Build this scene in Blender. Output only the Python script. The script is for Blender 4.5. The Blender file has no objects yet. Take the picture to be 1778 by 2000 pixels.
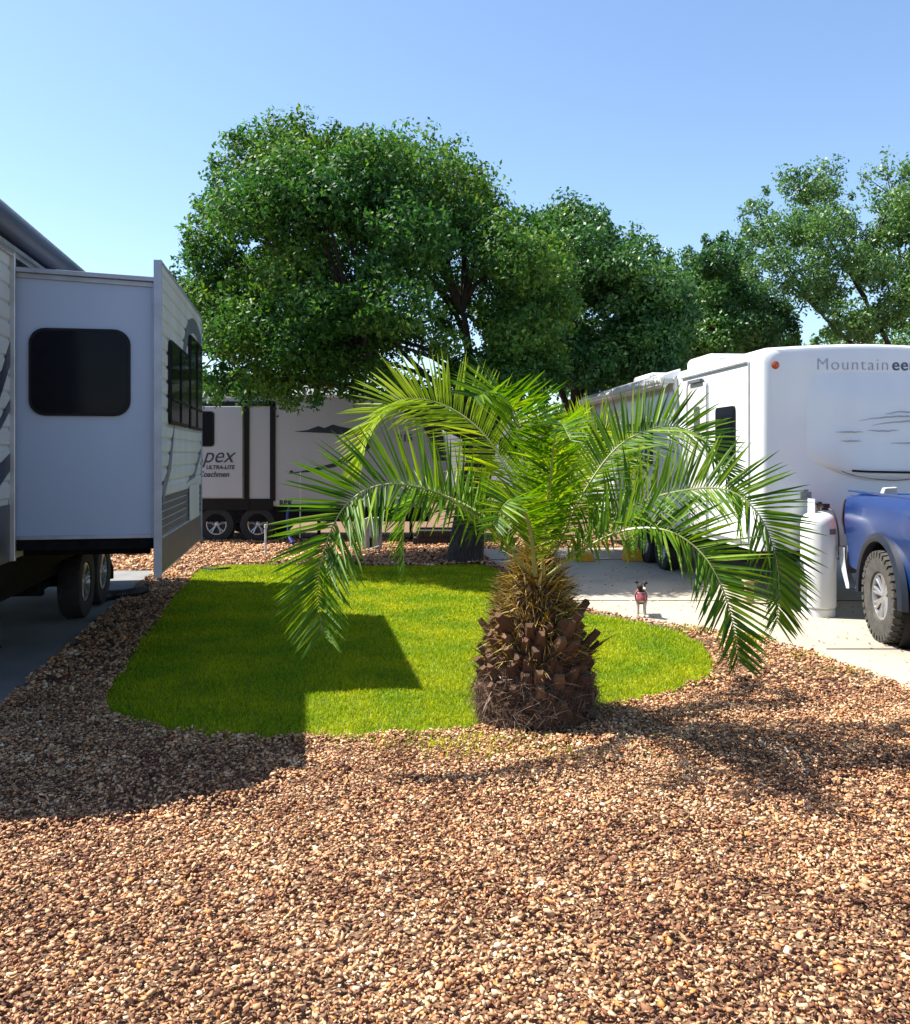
import bpy, bmesh, math, random
import numpy as np
from mathutils import Vector, Matrix
R = math.radians
rng = np.random.default_rng(7); random.seed(7)
SC = bpy.context.scene; COL = SC.collection
F = 1700.0; H = 1.75; HY = 885.0; CX = 889.0
def P(px, py, Y): return Vector(((px-CX)/F*Y, Y, H-(py-HY)/F*Y))
def G(px, py, z=0.0):
    Y = (H-z)*F/(py-HY); return Vector(((px-CX)/F*Y, Y, z))

# ------------------------------------------------------------------ materials
MATS = {}
BR = {'white_gelcoat':.92, 'white_tank_enamel':.85, 'old_white_panel':.85, 'chrome':.95, 'concrete':.80, 'white_siding':.75, 'blue_truck_paint':.8}   # brightness of each finish relative to the swatch
def mat(name, col, rough=0.5, metal=0.0, var=0.12, scale=8.0, bump=0.0, bscale=60.0, stretch=(1,1,1), coat=0.0,
        trans=0.0, col2=None, spec=0.5, contrast=(0.35,0.65)):
    kk = BR.get(name, .74); col = tuple(c*kk for c in col); col2 = tuple(c*kk for c in col2) if col2 else None
    m = bpy.data.materials.new(name); m.use_nodes = True; nt = m.node_tree; N = nt.nodes; L = nt.links
    b = N['Principled BSDF']; out = N['Material Output']
    tc = N.new('ShaderNodeTexCoord'); mp = N.new('ShaderNodeMapping'); mp.inputs['Scale'].default_value = stretch
    L.new(tc.outputs['Object'], mp.inputs['Vector'])
    no = N.new('ShaderNodeTexNoise'); no.inputs['Scale'].default_value = scale; no.inputs['Detail'].default_value = 6
    L.new(mp.outputs['Vector'], no.inputs['Vector'])
    cr = N.new('ShaderNodeValToRGB'); cr.color_ramp.elements[0].position = contrast[0]; cr.color_ramp.elements[1].position = contrast[1]
    c2 = col2 if col2 else tuple(c*(1-var) for c in col)
    c1 = col if col2 else tuple(min(1, c*(1+var*.4)) for c in col)
    cr.color_ramp.elements[0].color = (*c2, 1); cr.color_ramp.elements[1].color = (*c1, 1)
    L.new(no.outputs['Fac'], cr.inputs['Fac']); L.new(cr.outputs['Color'], b.inputs['Base Color'])
    b.inputs['Roughness'].default_value = rough; b.inputs['Metallic'].default_value = metal
    b.inputs['Specular IOR Level'].default_value = spec
    b.inputs['Coat Weight'].default_value = coat; b.inputs['Coat Roughness'].default_value = 0.08
    if bump > 0:
        n2 = N.new('ShaderNodeTexNoise'); n2.inputs['Scale'].default_value = bscale; n2.inputs['Detail'].default_value = 5
        L.new(mp.outputs['Vector'], n2.inputs['Vector'])
        bp = N.new('ShaderNodeBump'); bp.inputs['Strength'].default_value = bump; bp.inputs['Distance'].default_value = 0.01
        L.new(n2.outputs['Fac'], bp.inputs['Height']); L.new(bp.outputs['Normal'], b.inputs['Normal'])
    if trans > 0:
        tr = N.new('ShaderNodeBsdfTranslucent'); mx = N.new('ShaderNodeMixShader'); mx.inputs['Fac'].default_value = trans
        L.new(cr.outputs['Color'], tr.inputs['Color']); L.new(b.outputs['BSDF'], mx.inputs[1]); L.new(tr.outputs['BSDF'], mx.inputs[2])
        L.new(mx.outputs['Shader'], out.inputs['Surface'])
    MATS[name] = m; return m
def attr_mat(name, stops, rough=0.6, trans=0.0, tcol=None, spec=0.4, patch=None):
    """colour ramp driven by a per-item random value stored on the mesh"""
    stops = [(p, tuple(v*.68 for v in c)) for p, c in stops]
    m = bpy.data.materials.new(name); m.use_nodes = True; nt = m.node_tree; N = nt.nodes; L = nt.links
    b = N['Principled BSDF']; out = N['Material Output']
    at = N.new('ShaderNodeAttribute'); at.attribute_name = 'tint'
    cr = N.new('ShaderNodeValToRGB'); e = cr.color_ramp.elements
    e[0].position = stops[0][0]; e[0].color = (*stops[0][1], 1); e[1].position = stops[-1][0]; e[1].color = (*stops[-1][1], 1)
    for p, c in stops[1:-1]:
        q = e.new(p); q.color = (*c, 1)
    L.new(at.outputs['Fac'], cr.inputs['Fac']); src = cr.outputs['Color']
    if patch:
        tc = N.new('ShaderNodeTexCoord'); no = N.new('ShaderNodeTexNoise'); no.inputs['Scale'].default_value = patch[0]; no.inputs['Detail'].default_value = 4
        L.new(tc.outputs['Object'], no.inputs['Vector'])
        c2 = N.new('ShaderNodeValToRGB'); c2.color_ramp.elements[0].position = .35; c2.color_ramp.elements[1].position = .65
        c2.color_ramp.elements[0].color = (*patch[1], 1); c2.color_ramp.elements[1].color = (*patch[2], 1)
        L.new(no.outputs['Fac'], c2.inputs['Fac'])
        mm = N.new('ShaderNodeMix'); mm.data_type = 'RGBA'; mm.blend_type = 'MULTIPLY'; mm.inputs[0].default_value = 1
        L.new(src, mm.inputs[6]); L.new(c2.outputs['Color'], mm.inputs[7]); src = mm.outputs[2]
    L.new(src, b.inputs['Base Color'])
    b.inputs['Roughness'].default_value = rough; b.inputs['Specular IOR Level'].default_value = spec
    if trans > 0:
        tr = N.new('ShaderNodeBsdfTranslucent'); mx = N.new('ShaderNodeMixShader'); mx.inputs['Fac'].default_value = trans
        if tcol:
            mm = N.new('ShaderNodeMix'); mm.data_type = 'RGBA'; mm.blend_type = 'MULTIPLY'; mm.inputs[0].default_value = 1
            L.new(src, mm.inputs[6]); mm.inputs[7].default_value = (*tcol, 1); L.new(mm.outputs[2], tr.inputs['Color'])
        else: L.new(src, tr.inputs['Color'])
        L.new(b.outputs['BSDF'], mx.inputs[1]); L.new(tr.outputs['BSDF'], mx.inputs[2]); L.new(mx.outputs['Shader'], out.inputs['Surface'])
    return m

M_white   = mat('white_gelcoat', (.78,.79,.79), .32, var=.07, scale=1.6, coat=.3, stretch=(1,1,.35))
M_whiteal = mat('white_siding', (.66,.68,.66), .42, var=.1, scale=2.5, stretch=(1,1,.4))
M_slide   = mat('shade_tinted_filon', (.40,.50,.68), .4, var=.07, scale=1.2, stretch=(1,1,.3), bump=.05, bscale=14)  # white panel with the blue-grey of its shade put into the base colour
M_cream   = mat('old_white_panel', (.74,.73,.68), .4, var=.1, scale=1.4, stretch=(1,1,.25))
M_glass   = mat('dark_tinted_glass', (.003,.004,.010), .12, var=.3, spec=.10)
M_black   = mat('black_rubber_trim', (.008,.008,.009), .5, var=.3, spec=.2)
M_trim    = mat('aluminium_trim', (.55,.57,.6), .35, metal=.6, var=.15, scale=6)
M_strim   = mat('grey_painted_trim', (.40,.45,.54), .4, metal=.2, var=.15, scale=6)
M_grey    = mat('charcoal_panel', (.085,.09,.10), .45, var=.2, scale=5)
M_graph   = mat('grey_decal', (.16,.18,.21), .4, var=.15)
M_graph2  = mat('navy_decal', (.02,.025,.05), .4, var=.15)
M_awn     = mat('awning_vinyl', (.06,.075,.12), .55, var=.35, scale=3, stretch=(30,.3,30))
M_tyre    = mat('tyre_rubber', (.02,.02,.02), .75, var=.4, scale=20, bump=.3, bscale=80)
M_dtyre   = mat('dusty_tyre_rubber', (.075,.07,.062), .85, var=.35, scale=14, bump=.4, bscale=80)
M_rim     = mat('wheel_alloy', (.62,.62,.63), .33, metal=.75, var=.15)
M_rimdk   = mat('wheel_alloy_recess', (.03,.03,.03), .5, var=.2)
M_frame   = mat('black_chassis_steel', (.010,.010,.012), .75, var=.4, scale=12, spec=.1)
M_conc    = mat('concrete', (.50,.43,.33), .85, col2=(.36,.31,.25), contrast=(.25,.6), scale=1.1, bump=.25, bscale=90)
M_concL   = mat('shade_darkened_concrete', (.24,.24,.235), .85, var=.22, scale=1.7, bump=.25, bscale=90)  # left pad: shade beneath the trailer is darkened into the base colour
M_yellow  = mat('yellow_paint', (.85,.42,.01), .6, var=.2, scale=12)
M_wood    = mat('weathered_wood', (.52,.38,.2), .8, var=.35, scale=6, stretch=(6,6,.8), bump=.3)
M_brownw  = mat('brown_stained_wood', (.23,.08,.035), .75, var=.35, scale=6, stretch=(1,1,6))
M_tank    = mat('white_tank_enamel', (.74,.75,.74), .4, var=.1, scale=5, coat=.2, stretch=(1,1,.4), bump=.04, bscale=20)
M_tankdk  = mat('brass_valve', (.25,.2,.12), .4, metal=.7)
M_blue    = mat('blue_truck_paint', (.004,.034,.17), .3, var=.12, scale=3, coat=.5)
M_bluedk  = mat('dark_fender_flare', (.012,.018,.035), .45, var=.2)
M_chrome  = mat('chrome', (.8,.8,.82), .22, metal=.6, var=.08)
M_bump    = mat('dull_chrome', (.62,.63,.66), .35, metal=.3, var=.1)
M_red     = mat('red_lens', (.45,.012,.008), .15, var=.2, coat=.5)
M_amber   = mat('amber_lens', (.65,.09,.02), .2, var=.2, coat=.4)
M_orange  = mat('orange_plastic', (.75,.16,.04), .45, var=.15)
M_tarp    = mat('brown_tarp', (.06,.035,.025), .7, var=.4, scale=4, bump=.6, bscale=8)
M_pvc     = mat('white_pvc', (.72,.72,.68), .5, var=.15)
M_box     = mat('pedestal_grey', (.42,.38,.36), .6, var=.15)
M_bluepl  = mat('blue_plastic', (.01,.03,.2), .4, var=.2)
M_hose    = mat('black_hose', (.012,.012,.014), .5, var=.3)
M_bark    = mat('oak_bark', (.055,.042,.035), .95, var=.5, scale=9, stretch=(3,3,.8), bump=1.0, bscale=22)
M_soil    = mat('soil_under_stones', (.34,.20,.11), .95, scale=60, col2=(.12,.06,.032), bump=.8, bscale=160)
M_turf    = mat('turf_base', (.20,.27,.008), .95, scale=40, col2=(.03,.05,.006), bump=.5)
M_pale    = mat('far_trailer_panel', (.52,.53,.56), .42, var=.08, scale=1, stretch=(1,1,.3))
M_pink    = mat('pink_fabric', (.62,.12,.17), .8, var=.3, scale=30)
M_sticker = mat('faded_sticker', (.42,.36,.33), .6, scale=60, col2=(.16,.17,.24))
M_fade    = mat('faded_decal', (.50,.54,.62), .45, var=.1)
M_fade2   = mat('faded_film', (.70,.69,.66), .45, var=.08)
M_letter  = mat('faded_lettering', (.44,.49,.62), .5, var=.2)
M_letterd = mat('dark_lettering', (.06,.085,.17), .5, var=.2)
M_trunkp  = mat('palm_trunk_fibre', (.15,.085,.05), .95, scale=14, col2=(.03,.016,.011), stretch=(1,1,2), bump=1, bscale=45)
M_stub    = attr_mat('palm_leaf_base_wood', [(0,(.045,.02,.012)), (.45,(.16,.075,.035)), (.75,(.30,.17,.085)), (1,(.52,.38,.22))], .85)
M_fibre   = attr_mat('palm_fibre_strands', [(0,(.05,.028,.02)), (.6,(.2,.12,.08)), (1,(.5,.38,.28))], .9)
M_spine   = attr_mat('palm_dry_spines', [(0,(.10,.05,.012)), (.35,(.38,.22,.02)), (.7,(.72,.48,.05)), (1,(.95,.82,.36))], .65, trans=.2)
M_rachis  = mat('palm_leaf_rib', (.36,.40,.13), .35, var=.25, scale=4)
M_frond   = attr_mat('palm_leaflets', [(0,(.030,.11,.004)), (.5,(.115,.27,.006)), (1,(.34,.50,.012))], .42, trans=.5, tcol=(1.3,1.3,.3), spec=.3)
M_frondb  = attr_mat('palm_leaflets_young', [(0,(.22,.38,.006)), (.5,(.42,.58,.008)), (1,(.68,.74,.02))], .42, trans=.5, tcol=(1.3,1.25,.3), spec=.3)
M_leaf    = attr_mat('oak_leaves', [(0,(.025,.095,.032)), (.5,(.085,.21,.05)), (1,(.29,.40,.08))], .55, trans=.38, tcol=(1.2,1.3,.5), spec=.25, patch=(.6,(.75,.95,.9),(1.2,1.15,.8)))
M_leafd   = attr_mat('dark_oak_leaves', [(0,(.03,.105,.04)), (.5,(.075,.20,.055)), (1,(.20,.34,.06))], .45, trans=.34, tcol=(1.1,1.2,.6), spec=.5, patch=(.7,(.7,.95,.9),(1.2,1.1,.8)))
M_leafl   = attr_mat('pale_oak_leaves', [(0,(.06,.17,.05)), (.5,(.14,.29,.07)), (1,(.30,.43,.10))], .45, trans=.35, tcol=(1.1,1.2,.6), spec=.5)
M_blade   = attr_mat('grass_blades', [(0,(.24,.37,.006)), (.5,(.48,.62,.006)), (1,(.76,.82,.012))], .6, trans=.4, tcol=(1.2,1.15,.4), spec=.25, patch=(1.9,(.62,.80,.9),(1.2,1.08,1)))
M_stone   = attr_mat('gravel_stones', [(0,(.06,.02,.012)), (.2,(.26,.11,.06)), (.4,(.52,.28,.15)), (.55,(.72,.45,.26)), (.7,(.84,.60,.38)), (.82,(.76,.30,.08)), (.92,(.95,.72,.46)), (1,(1.05,.90,.68))], .7, spec=.3, patch=(1.7,(.88,.80,.72),(1.18,1.08,.98)))

# ------------------------------------------------------------------ mesh helpers
def link(name, me, m=None, parent=None):
    o = bpy.data.objects.new(name, me); COL.objects.link(o)
    if m is not None and me is not None: me.materials.append(m)
    if parent is not None: o.parent = parent
    return o
def tag(o, label=None, cat=None, group=None, kind=None):
    if label: o['label'] = label
    if cat: o['category'] = cat
    if group: o['group'] = group
    if kind: o['kind'] = kind
    return o
def thing(name, label, cat, loc=(0,0,0), rz=0.0, group=None):
    o = bpy.data.objects.new(name, None); COL.objects.link(o); o.location = loc; o.rotation_euler = (0,0,rz)
    o.empty_display_size = .2
    return tag(o, label, cat, group)
class MB:
    def __init__(s): s.v = []; s.f = []; s.t = []
    def add(s, vs, fs, t=None):
        n = len(s.v); s.v += [tuple(v) for v in vs]; s.f += [tuple(i+n for i in f) for f in fs]
        s.t += [t if t is not None else .5]*len(vs); return s
    def box(s, a, b, t=None):
        x0,y0,z0 = a; x1,y1,z1 = b
        return s.add([(x0,y0,z0),(x1,y0,z0),(x1,y1,z0),(x0,y1,z0),(x0,y0,z1),(x1,y0,z1),(x1,y1,z1),(x0,y1,z1)],
              [(3,2,1,0),(4,5,6,7),(0,1,5,4),(1,2,6,5),(2,3,7,6),(3,0,4,7)], t)
    def prism(s, poly, axis, a, b, t=None):
        """poly of 2-D points extruded along axis ('x': poly in (y,z); 'y': (x,z); 'z': (x,y))"""
        n = len(poly)
        def mk(p, w):
            return (w,p[0],p[1]) if axis == 'x' else (p[0],w,p[1]) if axis == 'y' else (p[0],p[1],w)
        vs = [mk(p,a) for p in poly]+[mk(p,b) for p in poly]
        fs = [tuple(range(n))[::-1], tuple(range(n,2*n))]+[(i,(i+1)%n,(i+1)%n+n,i+n) for i in range(n)]
        return s.add(vs, fs, t)
    def tube(s, pts, rad, n=8, t=None, flat=1.0):
        pts = [Vector(p) for p in pts]
        if not hasattr(rad, '__len__'): rad = [rad]*len(pts)
        vs = []; fs = []; up = None
        for i, p in enumerate(pts):
            d = (pts[min(i+1,len(pts)-1)]-pts[max(i-1,0)]).normalized()
            if up is None:
                up = Vector((0,0,1)) if abs(d.z) < .9 else Vector((1,0,0))
            a = d.cross(up)
            if a.length < 1e-4: a = d.orthogonal()
            a.normalize(); c = a.cross(d).normalized(); up = c
            for k in range(n):
                w = 2*math.pi*k/n; vs.append(p+a*(math.cos(w)*rad[i])+c*(math.sin(w)*rad[i]*flat))
        for i in range(len(pts)-1):
            for k in range(n):
                fs.append((i*n+k, i*n+(k+1)%n, (i+1)*n+(k+1)%n, (i+1)*n+k))
        fs.append(tuple(range(n))[::-1]); fs.append(tuple(range((len(pts)-1)*n, len(pts)*n)))
        return s.add(vs, fs, t)
    def lathe(s, prof, c, axis='z', n=40, t=None):
        """prof: list of (radius, along) closed or open; revolved about axis through c"""
        vs = []; fs = []; m = len(prof); c = Vector(c)
        for k in range(n):
            w = 2*math.pi*k/n; ca, sa = math.cos(w), math.sin(w)
            for r, h in prof:
                if axis == 'z': v = Vector((r*ca, r*sa, h))
                elif axis == 'x': v = Vector((h, r*ca, r*sa))
                else: v = Vector((r*ca, h, r*sa))
                vs.append(c+v)
        for k in range(n):
            k2 = (k+1)%n
            for i in range(m-1): fs.append((k*m+i, k2*m+i, k2*m+i+1, k*m+i+1))
        return s.add(vs, fs, t)
    def build(s, name, m, parent=None, bevel=0.0, smooth=False, seg=2, label=None, attr=False):
        me = bpy.data.meshes.new(name); me.from_pydata(s.v, [], s.f)
        bm = bmesh.new(); bm.from_mesh(me); bmesh.ops.recalc_face_normals(bm, faces=bm.faces)
        if bevel > 0:
            es = [e for e in bm.edges if len(e.link_faces) == 2 and e.calc_face_angle(0) > R(35)]
            bmesh.ops.bevel(bm, geom=es, offset=bevel, segments=seg, affect='EDGES', profile=.5, clamp_overlap=True)
        bm.to_mesh(me); bm.free()
        if attr and bevel == 0:
            a = me.attributes.new('tint', 'FLOAT', 'POINT'); a.data.foreach_set('value', np.array(s.t, dtype=np.float32))
        if smooth:
            me.polygons.foreach_set('use_smooth', [True]*len(me.polygons))
            me.set_sharp_from_angle(angle=R(38))
        o = link(name, me, m, parent)
        if label: o['label'] = label
        return o
def np_mesh(name, V, Fc, m, tint=None, parent=None, smooth=False):
    """V (n,3) float, Fc (k,c) int: fast mesh of equal-sided faces"""
    me = bpy.data.meshes.new(name); k, c = Fc.shape
    me.vertices.add(len(V)); me.vertices.foreach_set('co', V.astype(np.float32).ravel())
    me.loops.add(k*c); me.loops.foreach_set('vertex_index', Fc.astype(np.int32).ravel())
    me.polygons.add(k); me.polygons.foreach_set('loop_start', np.arange(0, k*c, c, dtype=np.int32))
    try: me.polygons.foreach_set('loop_total', np.full(k, c, dtype=np.int32))
    except Exception: pass
    me.update(calc_edges=True)
    if tint is not None:
        a = me.attributes.new('tint', 'FLOAT', 'POINT'); a.data.foreach_set('value', tint.astype(np.float32))
    if smooth: me.polygons.foreach_set('use_smooth', np.ones(k, dtype=bool))
    return link(name, me, m, parent)
def rrect(cx, cy, w, h, r, n=6):
    pts = []
    for (sx, sy, a0) in ((1,1,0),(-1,1,90),(-1,-1,180),(1,-1,270)):
        for i in range(n+1):
            a = R(a0+90*i/n); pts.append((cx+sx*(w/2-r)+r*math.cos(a), cy+sy*(h/2-r)+r*math.sin(a)))
    return pts
def catmull(pts, n):
    pts = [np.array(p, float) for p in pts]; Q = [2*pts[0]-pts[1]]+pts+[2*pts[-1]-pts[-2]]; out = []
    seg = len(pts)-1
    for i in range(n):
        u = i/(n-1)*seg; k = min(int(u), seg-1); t = u-k
        a, b, c, d = Q[k], Q[k+1], Q[k+2], Q[k+3]
        out.append(.5*((2*b)+(-a+c)*t+(2*a-5*b+4*c-d)*t*t+(-a+3*b-3*c+d)*t**3))
    return np.array(out)
def text(s, name, m, parent, loc, rot, size, extrude=.003, shear=0.0, bold=0.0, sx=1.0, label=None, space=1.0):
    cu = bpy.data.curves.new('t', 'FONT'); cu.body = s; cu.size = size; cu.extrude = extrude; cu.shear = shear; cu.offset = bold
    cu.space_character = space
    to = bpy.data.objects.new('t', cu); COL.objects.link(to)
    dg = bpy.context.evaluated_depsgraph_get(); me = bpy.data.meshes.new_from_object(to.evaluated_get(dg))
    bpy.data.objects.remove(to)
    me.transform(Matrix.Translation(loc) @ Matrix.Rotation(rot[2],4,'Z') @ Matrix.Rotation(rot[0],4,'X') @ Matrix.Diagonal((sx,1,1,1)))
    me.name = name; me.materials.clear()
    o = link(name, me, m, parent)
    if label: o['label'] = label
    return o
def inpoly(x, y, poly):
    ins = np.zeros(len(x), bool); n = len(poly); j = n-1
    for i in range(n):
        xi, yi = poly[i]; xj, yj = poly[j]
        c = ((yi > y) != (yj > y)) & (x < (xj-xi)*(y-yi)/((yj-yi) if yj != yi else 1e-9)+xi)
        ins ^= c; j = i
    return ins
def window(parent, kind, plane, c, w, h, r=.05, out=-1, base=0.0, fr=.022, panes=None):
    """plane 'y': window in (x,z) at y=base facing out(-1 = -y); 'x': in (y,z) at x=base"""
    f = MB(); g = MB(); a, b = base, base+out*.022
    f.prism(rrect(c[0], c[1], w+2*fr, h+2*fr, r+fr*.5), plane, a, b)
    o = f.build('window_frame' if kind == 'f' else 'window', M_black, parent, smooth=True)
    g.prism(rrect(c[0], c[1], w, h, r), plane, b-out*.004, b+out*.004)
    g.build('pane', M_glass, o, smooth=True)
    return o

# ------------------------------------------------------------------ camera, world, sun
cam = bpy.data.cameras.new('camera'); co = bpy.data.objects.new('camera', cam); COL.objects.link(co)
co.location = (0,0,H); co.rotation_euler = (R(90),0,0); cam.sensor_fit = 'HORIZONTAL'; cam.sensor_width = 36
cam.lens = 36*F/1778; cam.shift_y = -(1000-HY)/1778; cam.clip_end = 2000; cam.clip_start = .05; SC.camera = co
SX, SY = .64, -.145                                     # shadow offset per metre of height
elev = math.atan2(1, math.hypot(SX, SY)); az = math.atan2(-SX, -SY)      # azimuth measured from +Y towards +X
w = bpy.data.worlds.new('World'); SC.world = w; w.use_nodes = True; nt = w.node_tree
sky = nt.nodes.new('ShaderNodeTexSky'); sky.sky_type = 'NISHITA'; sky.sun_disc = False
sky.sun_elevation = elev; sky.sun_rotation = az % (2*math.pi); sky.altitude = 0; sky.air_density = 1.0; sky.dust_density = .55; sky.ozone_density = 3.4
bg = nt.nodes['Background']; hs = nt.nodes.new('ShaderNodeHueSaturation'); hs.inputs['Saturation'].default_value = 1.0; nt.links.new(sky.outputs['Color'], hs.inputs['Color']); nt.links.new(hs.outputs['Color'], bg.inputs['Color']); bg.inputs['Strength'].default_value = .10
sl = bpy.data.lights.new('sun', 'SUN'); sl.energy = 5.0; sl.angle = R(.5); sl.color = (1,.95,.86)
so = bpy.data.objects.new('sun', sl); COL.objects.link(so); so.location = (-20,5,30)
so.rotation_euler = Vector((SX,SY,-1)).to_track_quat('-Z','Y').to_euler()
vs = SC.view_settings; vs.view_transform = 'Standard'; vs.look = 'None'; vs.exposure = 1.30; vs.gamma = 1; vs.use_curve_mapping = False

# ------------------------------------------------------------------ setting: ground, pads, lawn
lawn_px = [(402,1112),(480,1107),(620,1108),(800,1110),(940,1108),(1010,1140),(1110,1192),(1160,1206),(1240,1218),(1320,1240),(1372,1268),(1390,1300),(1372,1335),
           (1300,1364),(1230,1378),(1165,1392),(1060,1415),(960,1430),(820,1440),(700,1447),(580,1451),(470,1449),(380,1442),(300,1432),(235,1412),(206,1392),(235,1330),(285,1250),(330,1185),(365,1142)]
LAWN = [(G(*p).x, G(*p).y) for p in lawn_px]
LAWN = [tuple(q[:2]) for q in catmull([(x,y,0) for x,y in LAWN]+[(LAWN[0][0],LAWN[0][1],0)], 150)][:-1]
LAWN = [(x+random.uniform(-.035,.035), y+random.uniform(-.05,.05)) for x,y in LAWN]
pad_px = [(925,1076),(965,1104),(1100,1184),(1160,1199),(1250,1217),(1330,1232),(1420,1243),(1500,1257),(1600,1288),(1690,1319),(1778,1355)]
PADR = [(G(*p).x, G(*p).y) for p in pad_px]+[(3.75,5.2),(3.95,3),(4.0,-3),(14,-3),(14,16.2),(4,15.9)]
e0 = G(0,1385); e1 = G(252,1163); ed = (e1-e0).normalized()
a_ = e0-ed*7; b_ = e0+ed*6.9
PADL = [(a_.x,a_.y),(b_.x,b_.y),(b_.x-8,b_.y-.8),(a_.x-9,a_.y)]
me = MB(); S = 400; me.add([(-S,-20,0),(S,-20,0),(S,S,0),(-S,S,0)], [(0,1,2,3)])
tag(me.build('ground', M_soil), kind='structure')
tag(MB().prism(PADR, 'z', -.1, .035).build('driveway', M_conc, bevel=.012), kind='structure')
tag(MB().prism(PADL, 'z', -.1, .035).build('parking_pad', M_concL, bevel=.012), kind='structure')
tag(MB().prism(LAWN, 'z', -.05, .022).build('lawn', M_turf), kind='structure')
# expansion joints of the right-hand pad are real grooves drawn as thin dark strips of tar
tj = MB()
for yy in (7.6, 10.1, 14.0): tj.box((.2 if yy > 13 else 1.1 if yy > 10 else 3.25, yy, .036), (9, yy+.018, .040))
tag(tj.build('pad_joints', M_frame), kind='structure')

def icosa():
    t = (1+5**.5)/2
    V = np.array([(-1,t,0),(1,t,0),(-1,-t,0),(1,-t,0),(0,-1,t),(0,1,t),(0,-1,-t),(0,1,-t),(t,0,-1),(t,0,1),(-t,0,-1),(-t,0,1)], float)
    V /= np.linalg.norm(V[0])
    Fc = np.array([(0,11,5),(0,5,1),(0,1,7),(0,7,10),(0,10,11),(1,5,9),(5,11,4),(11,10,2),(10,7,6),(7,1,8),(3,9,4),(3,4,2),(3,2,6),(3,6,8),(3,8,9),(4,9,5),(2,4,11),(6,2,10),(8,6,7),(9,8,1)])
    return V, Fc
def randrot(n):
    q = rng.normal(size=(n,4)); q /= np.linalg.norm(q, axis=1)[:,None]; a,b,c,d = q.T
    M = np.empty((n,3,3)); M[:,0,0]=1-2*(c*c+d*d); M[:,0,1]=2*(b*c-a*d); M[:,0,2]=2*(b*d+a*c)
    M[:,1,0]=2*(b*c+a*d); M[:,1,1]=1-2*(b*b+d*d); M[:,1,2]=2*(c*d-a*b)
    M[:,2,0]=2*(b*d-a*c); M[:,2,1]=2*(c*d+a*b); M[:,2,2]=1-2*(b*b+c*c); return M
def vnoise(x, y, seed, sc):
    r = np.random.default_rng(seed); g = r.random((256,256)); x = x*sc+100; y = y*sc+100
    xi = np.floor(x).astype(int); yi = np.floor(y).astype(int); fx = x-xi; fy = y-yi; fx = fx*fx*(3-2*fx); fy = fy*fy*(3-2*fy)
    G_ = lambda i, j: g[(i)%256, (j)%256]
    return (G_(xi,yi)*(1-fx)+G_(xi+1,yi)*fx)*(1-fy)+(G_(xi,yi+1)*(1-fx)+G_(xi+1,yi+1)*fx)*fy
def scatter(n, x0, x1, y0, y1, wedge=None):
    x = rng.uniform(x0,x1,n); y = rng.uniform(y0,y1,n)
    if wedge: k = np.abs(x) < wedge[0]*y+wedge[1]; x = x[k]; y = y[k]
    return x, y
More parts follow.
